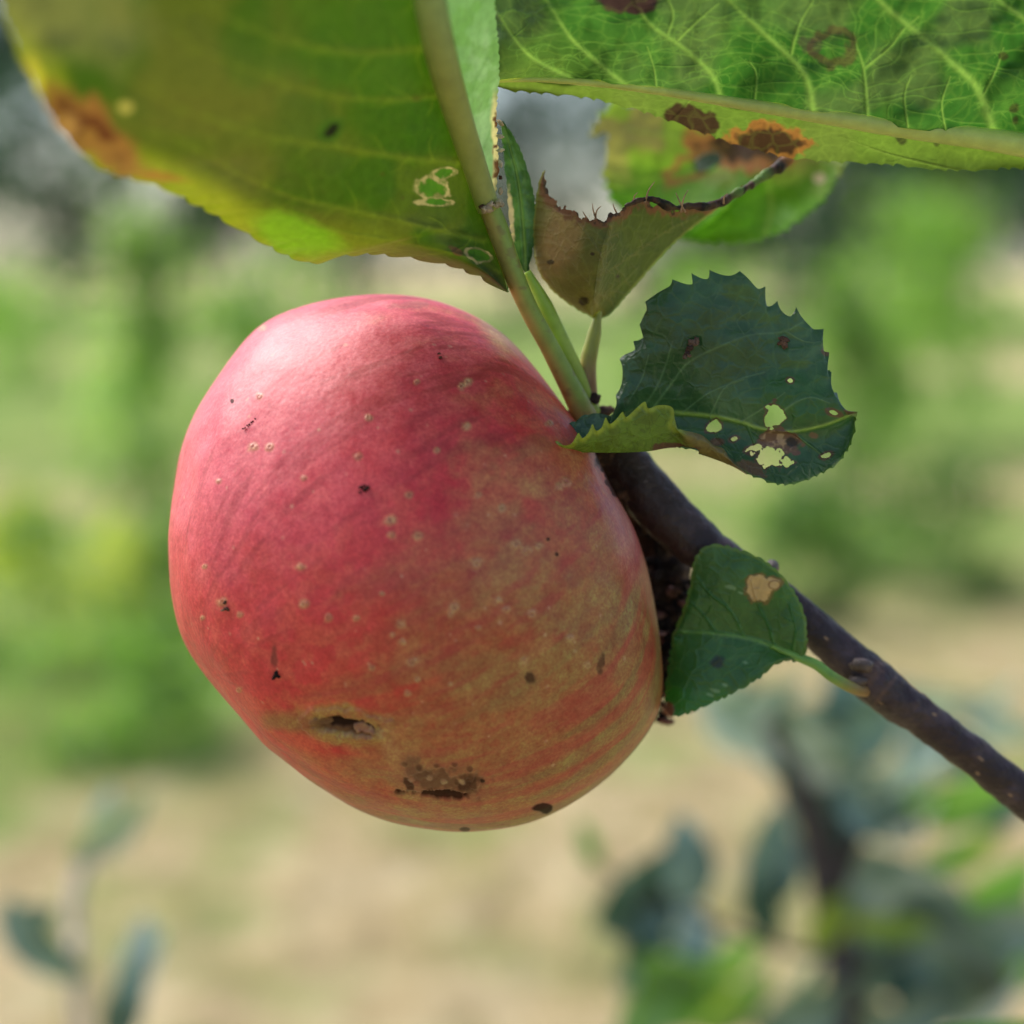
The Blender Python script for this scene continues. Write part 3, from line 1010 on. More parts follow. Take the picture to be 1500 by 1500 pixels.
B_VEINS = [([(1457, 198), (1431, 128), (1393, 91), (1351, 53), (1303, 16), (1281, -8), (1230, -60)], 6.5, 4),
           ([(1191, 160), (1180, 112), (1153, 80), (1121, 51), (1079, 11), (1050, -20)], 5.5, 3),
           ([(1271, 172), (1265, 101), (1255, 69), (1250, 48)], 3, 1.8),
           ([(1265, 101), (1303, 69), (1324, 43), (1345, 25)], 2.4, 1.6),
           ([(1057, 146), (1041, 107), (999, 69), (961, 43), (940, 21), (925, -10)], 5, 2.6),
           ([(920, 128), (881, 96), (839, 59), (807, 11), (796, -8)], 4.2, 2.4),
           ([(845, 118), (780, 85), (748, 48), (727, 16), (715, -10)], 3.6, 2),
           ([(1620, 236), (1590, 150), (1540, 70), (1500, 27), (1463, 0), (1420, -40)], 6, 4),
           ([(993, 59), (1020, 32), (1052, 5)], 2.2, 1.4), ([(1159, 80), (1169, 40), (1191, 0)], 2.4, 1.4),
           ([(978, 52), (986, 20), (976, -5)], 2.2, 1.2), ([(962, 132), (958, 100), (948, 68)], 1.8, 1),
           ([(1105, 152), (1108, 110), (1098, 90)], 1.8, 1), ([(1330, 186), (1325, 140), (1335, 110)], 1.8, 1), ([(1385, 190), (1380, 150), (1392, 112)], 1.8, 1),
           ([(1440, 140), (1460, 100), (1470, 70)], 2, 1.2), ([(1405, 250), (1300, 225), (1230, 200)], 2, 1.2), ([(1010, 148), (1000, 160), (985, 175)], 1.6, 1)]
def ladder(veins, order, n=9, w=1.5, seed=0):
    g = np.random.default_rng(seed)
    out = []
    cs = [curve([(x, y, 0) for x, y in veins[k][0]], 60)[:, :2] for k in order]
    for a, b in zip(cs[:-1], cs[1:]):
        for k in range(n):
            t = (k + g.uniform(.2, .8)) / n
            p0 = a[int(t * 59)]; p1 = b[int(min(1, max(0, t + g.uniform(-.12, .12))) * 59)]
            m = [p0 + (p1 - p0) * q + g.normal(0, 5, 2) for q in (.2, .4, .6, .8)]
            out.append(([tuple(p0)] + [tuple(x) for x in m] + [tuple(p1)], w, w * .9))
            if g.random() < .7:
                k2 = g.integers(0, 4)
                q0 = m[k2]; dd = np.array([g.normal(0, 10), g.choice([-1, 1]) * g.uniform(14, 26)])
                out.append(([tuple(q0), tuple(q0 + dd * .5 + g.normal(0, 3, 2)), tuple(q0 + dd)], w * .7, w * .5))
    return out


B_LAD = ladder(B_VEINS, [7, 0, 2, 1, 4, 5, 6], 9, 1.5, 71)
B_SUB = B_LAD + branch_veins(B_VEINS, 20, (16, 44), 15, 0.42, (40, 75), True, 2)


def paint_B(p, idx):
    P3 = px3(p)
    c = np.tile(np.array((0.060, 0.175, 0.022)), (len(p), 1))
    c = mix(c, (0.095, 0.225, 0.030), sst(0.4, 0.62, fbm(P3 / 70, 4, 6)))
    c = mix(c, (0.17, 0.20, 0.06), sst(0.50, 0.70, fbm(P3 / 110 + 5, 3, 8)) * 0.7)
    c = mix(c, (0.20, 0.22, 0.04), sst(980, 760, p[:, 0]) * 0.6 * sst(20, 110, p[:, 1]))
    v = vein_mask(p, B_VEINS, 1.0)
    vs_ = vein_mask(p, B_SUB, 1.0)
    c = c * np.array((0.52, 0.64, 1.05))
    # darker quilting between veins is relief only; vein tissue itself is paler
    c = mix(c, (0.21, 0.33, 0.10), np.clip(v, 0, 1) * 0.75)
    c = mix(c, (0.15, 0.28, 0.075), vs_ * 0.36)
    lo = idx == 1
    c[lo] = mix(c[lo], (0.20, 0.26, 0.05), 0.55 * np.ones(lo.sum()))
    # scab spots
    d = blob(p, 1222, 68, 34, 30, 0, .3, .05, 5)
    c = mix(c, (0.07, 0.045, 0.035), sst(1.2, 1.0, d) * sst(0.6, 0.8, d) * 0.75)
    c = mix(c, (0.06, 0.04, 0.05), sst(1.2, .7, blob(p, 1186, 66, 17, 14, 0, .4, .08, 6)) * 0.6)
    c = mix(c, (0.045, 0.022, 0.035), sst(1.1, .85, blob(p, 920, -2, 42, 22, 3, .25, .06, 7)))
    for cx, cy, r in ((1470, 83, 8), (1487, 160, 8), (1488, 175, 7), (1320, 204, 8), (1372, 210, 5), (1180, 205, 5)):
        c = mix(c, (0.035, 0.035, 0.02), sst(1.2, .5, blob(p, cx, cy, r, r, 0, .4, .1, cx)) * .85)
    # dead tissue below the midrib
    d = blob(p, 1015, 178, 42, 22, 12, .45, .05, 21)
    c = mix(c, (0.05, 0.026, 0.02), sst(1.1, .8, d) * lo)
    d = blob(p, 1120, 210, 62, 26, 8, .5, .05, 22)
    c = mix(c, (0.32, 0.13, 0.05), sst(1.15, .9, d) * lo)
    c = mix(c, (0.06, 0.028, 0.02), sst(.9, .55, d) * lo)
    return c, np.clip(v + 0.35 * vs_, 0, 1)


leafB = make_leaf('broad green leaf with netted pale veins across the upper right', [(qc, sc1), (qd, sd1)], paint_B, M_LEAF_UNDER)
tube('midrib', [(x, y + 1, d - .0006) for x, y, d in B_M], [23, 20, 17, 14, 10, 7, 5, 2], M_STALK, leafB,
     stalk_paint((0.48, 0.58, 0.16), (0.46, 0.52, 0.16)), n=200, k=20, bump=.00012, bscale=900)

# ---- leaf C : bright leaf behind, below leaf B
C_M = [(1240, 140, .262), (1190, 190, .260), (1120, 250, .258), (1050, 310, .257), (1000, 352, .258)]
C_L = [(1240, 140, .262), (1120, 110, .262), (1000, 120, .262), (900, 140, .262), (862, 190, .260), (876, 260, .258), (900, 305, .257), (950, 340, .257), (1000, 352, .258)]
C_R = [(1240, 140, .262), (1248, 200, .258), (1235, 255, .257), (1200, 305, .256), (1150, 342, .256), (1085, 360, .257), (1030, 358, .258), (1000, 352, .258)]
qf, sf1 = patch(C_M, C_L, 300, 200, None, (9, 26, 1, 4), .004, .004, 20)
qg, sg1 = patch(C_M, C_R, 300, 120, None, (7, 24, -1, 5), .003, .004, 21)
C_V = [([(1190, 190), (1100, 190), (1010, 200), (920, 190)], 6, 3), ([(1120, 250), (1040, 250), (960, 262), (900, 270)], 6, 3),
       ([(1190, 190), (1205, 240), (1200, 290)], 5, 3), ([(1120, 250), (1130, 300), (1120, 345)], 5, 3), ([(1060, 300), (1000, 300), (930, 315)], 5, 3)]


def paint_C(p, idx):
    P3 = px3(p)
    c = np.tile(np.array((0.10, 0.27, 0.020)), (len(p), 1))
    c = mix(c, (0.24, 0.32, 0.06), sst(300, 200, p[:, 1]) * sst(1180, 1000, p[:, 0]) * .8)
    c = mix(c, (0.32, 0.26, 0.12), sst(.42, .62, fbm(P3 / 50, 3, 5)) * sst(300, 220, p[:, 1]) * .85)
    v = vein_mask(p, C_V, 1)
    c = mix(c, (0.30, 0.42, 0.10), v * .5)
    d = blob(p, 1090, 215, 78, 34, 5, .5, .04, 5)
    c = mix(c, (0.38, 0.16, 0.07), sst(1.15, .95, d))
    c = mix(c, (0.07, 0.03, 0.02), sst(.85, .55, d))
    d = blob(p, 1012, 245, 46, 20, -30, .5, .05, 8)
    c = mix(c, (0.30, 0.15, 0.07), sst(1.15, .9, d) * sst(.5, .7, d))
    c = mix(c, (0.16, 0.50, 0.02), sst(.9, .7, blob(p, 1040, 238, 22, 16, -30, .3, .05, 8)))
    c = mix(c, (0.55, 0.45, 0.38), sst(1.1, .8, blob(p, 1200, 261, 11, 9, 0, .3, .1, 2)))
    return c, v


leafC = make_leaf('bright green leaf partly hidden behind the veined leaf, brown chewed patch', [(qf, sf1), (qg, sg1)], paint_C, M_LEAF_UNDER, hole=lambda p, i: (blob(p, 1040, 236, 20, 11, -30, .5, .06, 8) < 1) | (blob(p, 868, 235, 22, 40, 10, .6, .04, 9) < 1) | (blob(p, 925, 150, 14, 6, 10, .5, .06, 10) < 1))
tube('petiole', [(1240, 140, .262), (1340, 60, .262), (1480, -20, .260), (1650, -60, .255)], [7, 8, 9, 10], M_STALK, leafC, stalk_paint((0.25, 0.33, 0.08)), n=50, k=14)

# side shoot outside the frame carrying leaves B and C
tube('side_shoot', [(1760, 1360, .236), (1790, 1000, .236), (1800, 600, .234), (1792, 275, .2265), (1740, 60, .245), (1650, -60, .256)], [30, 26, 22, 20, 14, 9], M_BARK, branch,
     branch_paint, n=160, k=28, bump=.0004)

# ---- leaf D : brown-green cupped leaf with torn burnt rim
D_M = [(868, 466, .2225), (872, 420, .2155), (880, 370, .2125), (895, 322, .2120), (905, 280, .213)]
D_L = [(868, 466, .2225), (842, 452, .2225), (808, 426, .2215), (786, 392, .2205), (780, 345, .2195), (783, 300, .2185), (790, 262, .217), (799, 244, .2160)]
D_R = [(868, 466, .2225), (892, 462, .2235), (930, 420, .2250), (985, 360, .2260), (1042, 314, .2270), (1110, 264, .229), (1160, 232, .231), (1195, 210, .232)]
D_TORN = [(799, 235), (800, 268), (806, 290), (828, 303), (852, 318), (882, 322), (905, 312), (922, 296), (945, 290), (962, 302), (990, 306), (1010, 300), (1042, 302), (1070, 290), (1100, 268), (1130, 250), (1160, 232), (1200, 208)]
D_CUT = D_TORN + [(1200, 100), (800, 100)]
qh, sh = patch(D_M, D_L, 380, 260, None, (1.5, 20, -1, 4), -.0015, .0006, 31)
qi, si = patch(D_M, D_R, 380, 420, None, (1.5, 30, 1, 5), .001, .0010, 32)
D_V = [([(872, 450), (880, 400), (890, 350), (900, 310)], 5, 3), ([(874, 430), (840, 390), (815, 350), (800, 310)], 3.5, 2), ([(885, 400), (930, 370), (980, 335), (1020, 318)], 3, 2),
       ([(876, 440), (905, 420), (935, 390)], 2.6, 1.6), ([(884, 380), (860, 345), (845, 325)], 2.6, 1.4)]
D_SUB = branch_veins(D_V, 14, (14, 34), 35, .45, (45, 80), True, 2)


def torn_d(p):
    j = np.stack([p[:, 0] + 9 * (fbm(px3(p, .12), 3, 41) - .5), p[:, 1] + 22 * (fbm(px3(p, .14) + 7, 4, 42) - .5)], 1)
    return poly_inside(j, D_CUT), seg_dist(j, D_TORN)[0]


def paint_D(p, idx):
    P3 = px3(p)
    c = np.tile(np.array((0.155, 0.13, 0.036)), (len(p), 1))
    c = mix(c, (0.060, 0.095, 0.014), sst(835, 930, p[:, 0] + 70 * (fbm(P3 / 45, 3, 3) - .5)) * .9)
    c = mix(c, (0.29, 0.17, 0.07), sst(1.3, .5, blob(p, 822, 345, 30, 60, 10, .4, .03, 5)) * .7)
    c = mix(c, (0.055, 0.085, 0.02), sst(.5, .66, fbm(P3 / 30 + 4, 3, 8)) * sst(850, 900, p[:, 0]) * .7)
    v = vein_mask(p, D_V, 1); vs_ = vein_mask(p, D_SUB, 1)
    c = mix(c, (0.22, 0.18, 0.07), v * .12)
    c = mix(c, (0.26, 0.20, 0.09), vs_ * .2)
    _, d = torn_d(p)
    c = mix(c, (0.16, 0.065, 0.035), sst(17, 7, d))
    c = mix(c, (0.035, 0.018, 0.014), sst(8, 2, d) * sst(.35, .55, fbm(P3 / 8, 3, 3)))
    c = mix(c, (0.42, 0.20, 0.07), sst(1.2, .7, blob(p, 1165, 235, 40, 12, -32, .3, .06, 3)) * .9)
    c = mix(c, (0.22, 0.33, 0.08), sst(1.2, .7, blob(p, 1112, 257, 24, 7, -32, .3, .06, 3)) * .9)
    for cx, cy, r in ((854, 441, 8), (806, 384, 5), (822, 300, 3), (868, 372, 3), (905, 405, 3)):
        c = mix(c, (0.03, 0.016, 0.012), sst(1.3, .7, blob(p, cx, cy, r, r * .8, 0, .3, .15, cx)) * .9)
    ed = np.minimum(seg_dist(p, curve(D_L, 60)[:, :2])[0], seg_dist(p, curve(D_R, 60)[:, :2])[0])
    c = mix(c, (0.33, 0.36, 0.09), sst(5, 1, ed) * .6)
    return c, np.clip(v * .7 + .4 * vs_, 0, 1)


leafD = make_leaf('cupped brownish green leaf with burnt torn rim above the serrated leaf', [(qh, sh), (qi, si)], paint_D, M_LEAF_DRY, hole=lambda p, i: torn_d(p)[0])
tube('petiole', [(869, 612, .2255), (863, 572, .2242), (862, 530, .2235), (870, 492, .2228), (875, 468, .2224), (878, 456, .2224)], [11, 12, 12, 12, 10, 4], M_STALK, leafD,
     stalk_paint((0.34, 0.19, 0.10), (0.30, 0.33, 0.08), (.3, .7)), n=90, k=20)
tube('rolled_rim', [(915, 302, .2125), (950, 291, .2135), (985, 304, .215), (1015, 302, .217), (1050, 299, .2195), (1085, 280, .222), (1120, 257, .2245), (1155, 234, .2270), (1196, 207, .230)],
     [1.5, 4, 5, 6, 6, 5, 6, 8, 5, 1.5], M_LEAF_DRY, leafD,
     lambda V, t: mix(mix(mix(np.tile(np.array((0.07, 0.032, 0.022)), (len(V), 1)), (0.015, 0.010, 0.009), sst(.5, .62, fbm(V * 900, 3, 2))), (0.13, 0.22, 0.05), sst(.5, .56, t) * sst(.76, .70, t) * sst(.35, .5, fbm(V * 500, 3, 9))),
                      (0.48, 0.22, 0.07), sst(.78, .86, t)), n=160, k=16, bump=.0009, bscale=700, seed=5)
# dry hairs left standing on the rim
fib = []
for i, (x, y, dx, dy) in enumerate(((945, 292, 14, -26), (998, 306, 10, -28), (1004, 306, -14, -24), (874, 318, -6, -20), (872, 316, 8, -14), (928, 294, 6, -12), (862, 318, -8, -8), (1060, 293, 6, -10), (905, 310, -7, -12))):
    tube('dry_fibre', [(x, y + 5, .2135), (x + dx * .5 - 2, y + dy * .5, .2125), (x + dx, y + dy, .212)], [1.6, 1.1, .5], M_CRUMB, leafD, stalk_paint((0.34, 0.22, 0.14)), n=12, k=6)

# ---- leaf F : dark serrated leaf, lower margin rolled up
F_TOP = [(880, 640, .2190), (893, 612, .2185), (905, 560, .2180), (909, 520, .2175), (934, 490, .2165), (938, 455, .2160), (962, 422, .2150), (1000, 403, .2145), (1045, 394, .2140), (1085, 397, .2140),
         (1115, 412, .2140), (1140, 440, .2145), (1172, 452, .2145), (1200, 470, .2145), (1213, 500, .2145), (1217, 530, .2145), (1222, 560, .2140), (1236, 595, .2140), (1256, 603, .2145)]
F_MID = [(880, 640, .2190), (935, 606, .2185), (985, 604, .2180), (1040, 609, .2172), (1080, 618, .2165), (1110, 628, .2158), (1160, 632, .2150), (1210, 622, .2145), (1256, 603, .2145)]
F_BOT = [(880, 640, .2190), (900, 662, .2165), (940, 662, .2155), (985, 657, .2150), (1030, 667, .2140), (1070, 683, .2135), (1110, 703, .2130), (1150, 712, .2130), (1195, 700, .2130), (1232, 676, .2135), (1252, 640, .2140), (1256, 603, .2145)]
F_FOLD = [(793, 650, .2098), (806, 658, .2105), (830, 662, .2115), (870, 663, .2130), (910, 663, .2140), (950, 661, .2145), (990, 656, .2146), (1030, 667, .2138), (1070, 682, .2132), (1095, 696, .2128)]
F_FLAP = [(790, 640, .2086), (798, 648, .2086), (806, 654, .2086), (815, 645, .2086), (826, 653, .2086), (838, 650, .2086), (847, 633, .2086), (853, 643, .2088), (862, 634, .2089), (868, 620, .2090), (873, 632, .2091), (882, 626, .2092),
          (887, 610, .2093), (893, 622, .2094), (903, 614, .2095), (912, 602, .2096), (917, 612, .2097), (930, 600, .2099), (945, 587, .2101), (949, 599, .2102), (962, 594, .2104), (975, 593, .2106), (986, 597, .2108), (988, 612, .2110), (984, 624, .2112), (1000, 630, .2115),
          (1028, 637, .2120), (1045, 652, .2121), (1060, 657, .2122), (1072, 676, .2124), (1095, 694, .2126)]
F_TIPA = [(792, 624, .2086), (830, 625, .2140), (862, 608, .2165), (895, 612, .2185)]
F_TIPB = [(790, 632, .2100), (812, 657, .2110), (850, 662, .2125), (905, 662, .2150)]
qj, sj = patch(F_MID, F_TOP, 560, 400, None, (14, 18, -1, 5), -.0014, .0022, 51, 9)
qk, sk = patch(F_MID, F_BOT, 560, 220, None, (3.5, 30, 1, 6), .0012, .0005, 52, 9)
ql, sl1 = patch(F_FOLD, F_FLAP, 520, 130, None, None, -.0008, .0004, 53, 3, 71)
qm, sm1 = patch(F_TIPA, F_TIPB, 120, 60, (4, 4, 1, 3), None, .0008, .0002, 54)
F_V = [([(985, 604), (1040, 609), (1085, 618), (1115, 628), (1160, 632), (1210, 622), (1250, 606)], 3.0, 2.2)]
F_V2 = [([(935, 606), (960, 570), (975, 535), (985, 500)], 2.2, 1.2), ([(950, 606), (985, 560), (1010, 530), (1060, 505), (1100, 490), (1150, 485), (1190, 462)], 2.0, 1.6),
        ([(1040, 609), (1060, 570), (1085, 555), (1120, 545)], 1.6, 1), ([(1000, 604), (1040, 575), (1090, 555)], 1.4, 1),
        ([(1130, 630), (1150, 600), (1185, 582), (1215, 590)], 2.2, 1.2), ([(1085, 618), (1115, 600), (1150, 575)], 1.5, 1), ([(920, 590), (940, 555), (950, 520)], 1.4, 1),
        ([(1090, 490), (1080, 470), (1100, 455)], 1.2, .8), ([(1150, 485), (1180, 500), (1210, 500)], 1.4, .8),
        ([(1160, 632), (1190, 655), (1215, 675)], 1.8, 1), ([(1095, 624), (1110, 660), (1130, 690)], 1.6, 1), ([(1040, 610), (1050, 640), (1070, 665)], 1.4, 1)]
F_SUB = branch_veins(F_V2, 20, (14, 34), 55, .5)
F_HOLES = [(1134, 609, 16, 17, 0, .62, 1), (1046, 625, 10, 8, -30, .55, 2), (1130, 671, 22, 14, 8, .8, 3), (1105, 655, 11, 6, -20, .7, 4), (1075, 643, 5, 3, -20, .5, 5),
           (1221, 604, 9, 3.5, 20, .5, 7), (1211, 667, 7, 4, -15, .6, 8), (1158, 558, 4, 3.5, 0, .5, 9), (1051, 647, 6, 3, 0, .2, 6)]


def hole_F(p, idx):
    h = np.zeros(len(p), bool)
    b = idx <= 1
    for cx, cy, rx, ry, a, ro, s in F_HOLES[:6] + F_HOLES[6:8]:
        if cx == 1051: continue
        h |= b & (blob(p, cx, cy, rx, ry, a, ro, .09, s) < 1)
    fl = idx == 2
    h |= fl & (blob(p, 1005, 661, 16, 7, 5, .3, .1, 4) < 1)
    h |= (idx == 1) & (blob(p, 1000, 668, 22, 12, 5, .3, .1, 4) < 1)
    h |= (idx <= 1) & (blob(p, 1226, 538, 13, 12, 0, .3, .08, 8) < 1)
    return h


def paint_F(p, idx):
    P3 = px3(p)
    c = np.tile(np.array((0.028, 0.082, 0.036)), (len(p), 1))
    c = mix(c, (0.045, 0.115, 0.055), sst(.35, .75, fbm(P3 / 60, 4, 3)))
    c = mix(c, (0.022, 0.10, 0.018), sst(1.3, .5, blob(p, 1170, 580, 60, 40, 0, .3, .03, 4)) * .7)
    v = vein_mask(p, F_V, 1); v2 = vein_mask(p, F_V2, 1); v3 = vein_mask(p, F_SUB, 1)
    c = mix(c, (0.24, 0.36, 0.10), np.clip(v * 1.2, 0, 1) * .9)
    c = mix(c, (0.13, 0.24, 0.13), v2 * .55)
    c = mix(c, (0.09, 0.18, 0.09), v3 * .3)
    # chewed, dead rims around holes
    for cx, cy, rx, ry, a, ro, s in F_HOLES:
        d = blob(p, cx, cy, rx, ry, a, ro, .09, s)
        px_ = 4.0 / min(rx, ry)
        c = mix(c, (0.10, 0.05, 0.035), sst(1 + px_, 1 + px_ * .4, d) * .9)
    d = blob(p, 1145, 645, 36, 17, 8, .5, .08, 31)
    c = mix(c, (0.12, 0.06, 0.045), sst(1.1, .85, d))
    c = mix(c, (0.30, 0.19, 0.14), sst(.85, .6, d) * sst(.45, .62, fbm(P3 / 9, 3, 7)))
    c = mix(c, (0.015, 0.009, 0.008), sst(1.2, .7, blob(p, 1159, 648, 11, 9, 0, .3, .1, 4)))
    for cx, cy, rx, ry, a in ((1192, 638, 9, 5, 10), (1050, 647, 7, 3, 0), (1100, 686, 24, 9, 25), (1050, 668, 20, 5, 20), (1150, 440, 15, 5, 15), (1212, 512, 9, 8, 60), (1245, 602, 10, 5, 0)):
        c = mix(c, (0.14, 0.075, 0.05), sst(1.2, .8, blob(p, cx, cy, rx, ry, a, .4, .1, cx)) * .85)
    te, _ = seg_dist(p, curve(F_TOP, 140)[:, :2])
    c = mix(c, (0.11, 0.22, 0.03), sst(6, 2, seg_dist(p, curve(F_BOT, 140)[:, :2])[0]) * .7)
    c = mix(c, (0.012, 0.028, 0.014), sst(1.5, .8, blob(p, 1060, 500, 60, 50, 0, .3, .03, 3)) * .25)
    # rolled-up margin shows the yellow-green underside
    fl = idx == 2
    cf = np.tile(np.array((0.10, 0.19, 0.018)), (len(p), 1))
    cf = mix(cf, (0.085, 0.15, 0.014), sst(.45, .65, fbm(P3 / 18, 4, 4)))
    ve = np.abs(fbm(P3 / 10, 2, 6) - .5)
    cf = mix(cf, (0.05, 0.10, 0.012), sst(.05, .01, ve) * .6)
    br_ = sst(985, 1020, p[:, 0] + 20 * (fbm(P3 / 14, 3, 5) - .5))
    cf = mix(cf, (0.20, 0.13, 0.05), br_ * .8)
    cf = mix(cf, (0.10, 0.045, 0.03), sst(1.2, .8, blob(p, 985, 656, 34, 7, 3, .4, .1, 4)))
    fe, _ = seg_dist(p, curve(F_FLAP, 140)[:, :2])
    cf = mix(cf, (0.30, 0.38, 0.04), sst(9, 2, fe) * (1 - br_) * .7)
    cf = mix(cf, (0.45, 0.33, 0.12), sst(1.2, .6, blob(p, 796, 634, 10, 12, 0, .4, .1, 4)) * .7)
    c[fl] = cf[fl]
    ti = idx == 3
    ct = np.tile(np.array((0.04, 0.10, 0.055)), (len(p), 1))
    ct = mix(ct, (0.11, 0.20, 0.12), sst(.5, .6, fbm(P3 / 7, 3, 3)) * .6)
    ct = mix(ct, (0.012, 0.016, 0.01), sst(1.2, .7, blob(p, 805, 642, 12, 6, 35, .4, .1, 4)) * .9)
    c[ti] = ct[ti]
    vv = np.clip(v + .6 * v2 + .3 * v3, 0, 1)
    vv[idx >= 2] = 0
    return c, vv


leafF = make_leaf('dark serrated leaf with chewed holes and its lower margin rolled up', [(qj, sj), (qk, sk), (ql, sl1), (qm, sm1)], paint_F, M_LEAF_TOP, hole=hole_F)
tube('petiole', [(878, 636, .2235), (892, 634, .2225), (915, 622, .2210), (935, 609, .2195), (985, 606, .2187)], [11, 10, 7, 5, 3], M_STALK, leafF, stalk_paint((0.2, 0.26, 0.06)), n=50, k=14)

# ---- leaf G : small leaf below the branch
G_M = [(1176, 966, .2235), (1140, 950, .2240), (1100, 936, .2245), (1050, 928, .2250), (1015, 926, .2262), (986, 932, .2275)]
G_U = [(1176, 966, .2235), (1181, 935, .2225), (1175, 893, .2215), (1150, 850, .2212), (1115, 820, .2212), (1070, 803, .2218), (1038, 800, .2225), (1018, 822, .224), (1012, 860, .2250), (998, 905, .2265), (986, 932, .2275)]
G_D = [(1176, 966, .2235), (1140, 970, .2230), (1108, 994, .2230), (1060, 1020, .2235), (1010, 1042, .2240), (984, 1046, .2250), (976, 1015, .2265), (982, 970, .2275), (986, 932, .2275)]
qn, sn = patch(G_M, G_U, 420, 260, None, (3, 24, -1, 3), -.0008, .0008, 61, 12)
qo, so_ = patch(G_M, G_D, 420, 200, None, (3, 22, 1, 4), -.0006, .0008, 62, 12)
G_V = [([(1176, 966), (1140, 950), (1100, 936), (1050, 928), (1000, 926)], 3.6, 2)]
G_V2 = [([(1135, 948), (1125, 915), (1110, 885), (1100, 850)], 2, 1), ([(1090, 932), (1070, 895), (1040, 870), (1020, 845)], 2, 1), ([(1110, 940), (1095, 965), (1060, 990)], 1.8, 1), ([(1050, 928), (1030, 900), (1010, 880)], 1.6, 1),
        ([(1060, 930), (1045, 960), (1010, 985)], 1.6, 1), ([(1160, 958), (1165, 920), (1155, 885)], 1.6, 1)]
G_SUB = branch_veins(G_V2, 16, (12, 30), 65, .5)


def paint_G(p, idx):
    P3 = px3(p)
    c = np.tile(np.array((0.022, 0.105, 0.022)), (len(p), 1))
    c = mix(c, (0.040, 0.135, 0.032), sst(.4, .62, fbm(P3 / 45, 4, 3)))
    c = mix(c, (0.022, 0.15, 0.012), sst(1010, 1040, p[:, 1] + 30 * fbm(P3 / 30, 3, 4) - (p[:, 0] - 990) * .1) * .8)
    v = vein_mask(p, G_V, 1); v2 = vein_mask(p, G_V2, 1); v3 = vein_mask(p, G_SUB, 1)
    c = mix(c, (0.16, 0.34, 0.08), v * .9)
    c = mix(c, (0.055, 0.19, 0.05), v2 * .5)
    c = mix(c, (0.05, 0.17, 0.045), v3 * .35)
    d = np.minimum(blob(p, 1112, 862, 19, 19, 0, .35, .09, 4), blob(p, 1132, 856, 15, 10, -20, .35, .09, 5))
    c = mix(c, (0.16, 0.09, 0.03), sst(1.3, 1.05, d) * .8)
    c = mix(c, (0.50, 0.33, 0.16), sst(1.0, .85, d))
    r_ = np.abs(blob(p, 1134, 857, 8, 6, 0, .2, .1, 6) - 1)
    c = mix(c, (0.2, 0.10, 0.04), sst(.25, .1, r_) * .8)
    c = mix(c, (0.012, 0.022, 0.02), sst(1.3, .6, blob(p, 1052, 970, 11, 9, 0, .3, .1, 4)) * .9)
    for cx, cy, rx, ry in ((1048, 1012, 9, 3), (1062, 1003, 6, 3), (1092, 971, 5, 2.5), (1070, 860, 9, 3), (1084, 868, 5, 2), (1040, 1018, 6, 3)):
        c = mix(c, (0.20, 0.34, 0.20), sst(1.2, .6, blob(p, cx, cy, rx, ry, 15, .5, .2, cx)) * .6)
    c = mix(c, (0.12, 0.22, 0.04), sst(4, 1, seg_dist(p, curve(G_U, 120)[:, :2])[0]) * .6)
    c = mix(c, (0.14, 0.05, 0.03), sst(1.2, .7, blob(p, 978, 1040, 9, 12, 0, .3, .1, 3)))
    return c, np.clip(v + .5 * v2 + .3 * v3, 0, 1)


leafG = make_leaf('small glossy green leaf with a tan spot under the dark branch', [(qn, sn), (qo, so_)], paint_G, M_LEAF_TOP)
tube('petiole', [(1285, 1012, .2290), (1255, 1010, .2240), (1220, 992, .2225), (1196, 974, .2228), (1170, 963, .2230), (1130, 946, .2238)], [9, 8.5, 8, 7.5, 6, 3], M_STALK, leafG,
     stalk_paint((0.28, 0.16, 0.06), (0.17, 0.34, 0.07), (.1, .5)), n=80, k=18)

# ================================================================== THE APPLE
OUT = [(250, 800), (258, 690), (280, 615), (318, 553), (362, 494), (388, 470), (430, 452), (490, 437), (560, 431), (630, 438), (690, 460), (742, 492), (790, 545), (830, 598), (868, 652), (900, 716), (930, 772), (948, 828),
       (960, 888), (968, 948), (972, 1000), (967, 1042), (940, 1086), (898, 1132), (850, 1168), (790, 1198), (725, 1214), (660, 1217), (600, 1210), (535, 1192), (468, 1153), (400, 1100), (345, 1042), (300, 988), (268, 935), (253, 870)]
AC = np.array([612., 830.])
AD = 0.2270                      # depth of the fruit's centre
RZ = 0.0285
oc = curve([(x, y, 0) for x, y in OUT], 720, True)[:, :2]
oth = np.arctan2(-(oc[:, 1] - AC[1]), oc[:, 0] - AC[0])
orr = np.linalg.norm(oc - AC, axis=1)
o_ = np.argsort(oth)
oth, orr = oth[o_], orr[o_]
TH = np.linspace(-math.pi, math.pi, 721)
_k = np.hanning(31); _k /= _k.sum()
tgt = np.interp(TH, np.r_[oth - 2 * math.pi, oth, oth + 2 * math.pi], np.r_[orr, orr, orr])
tgt = np.convolve(np.r_[tgt[-61:-1], tgt, tgt[1:61]], _k, 'same')[60:-60]
Rt = tgt * AD / F
Rm = Rt.mean()
phi = np.linspace(0.05, math.pi - 0.05, 240)


def ap_shape(cx, cy, cz, Rtab):
    """unit direction (camera axes) -> point (camera axes, from the fruit centre)"""
    th = np.arctan2(cy, cx)
    s2 = cx * cx + cy * cy
    r = Rm * (1 - s2 ** 1.5) + np.interp(th, TH, Rtab) * s2 ** 1.5
    return np.stack([cx * r, cy * r, cz * RZ], -1)


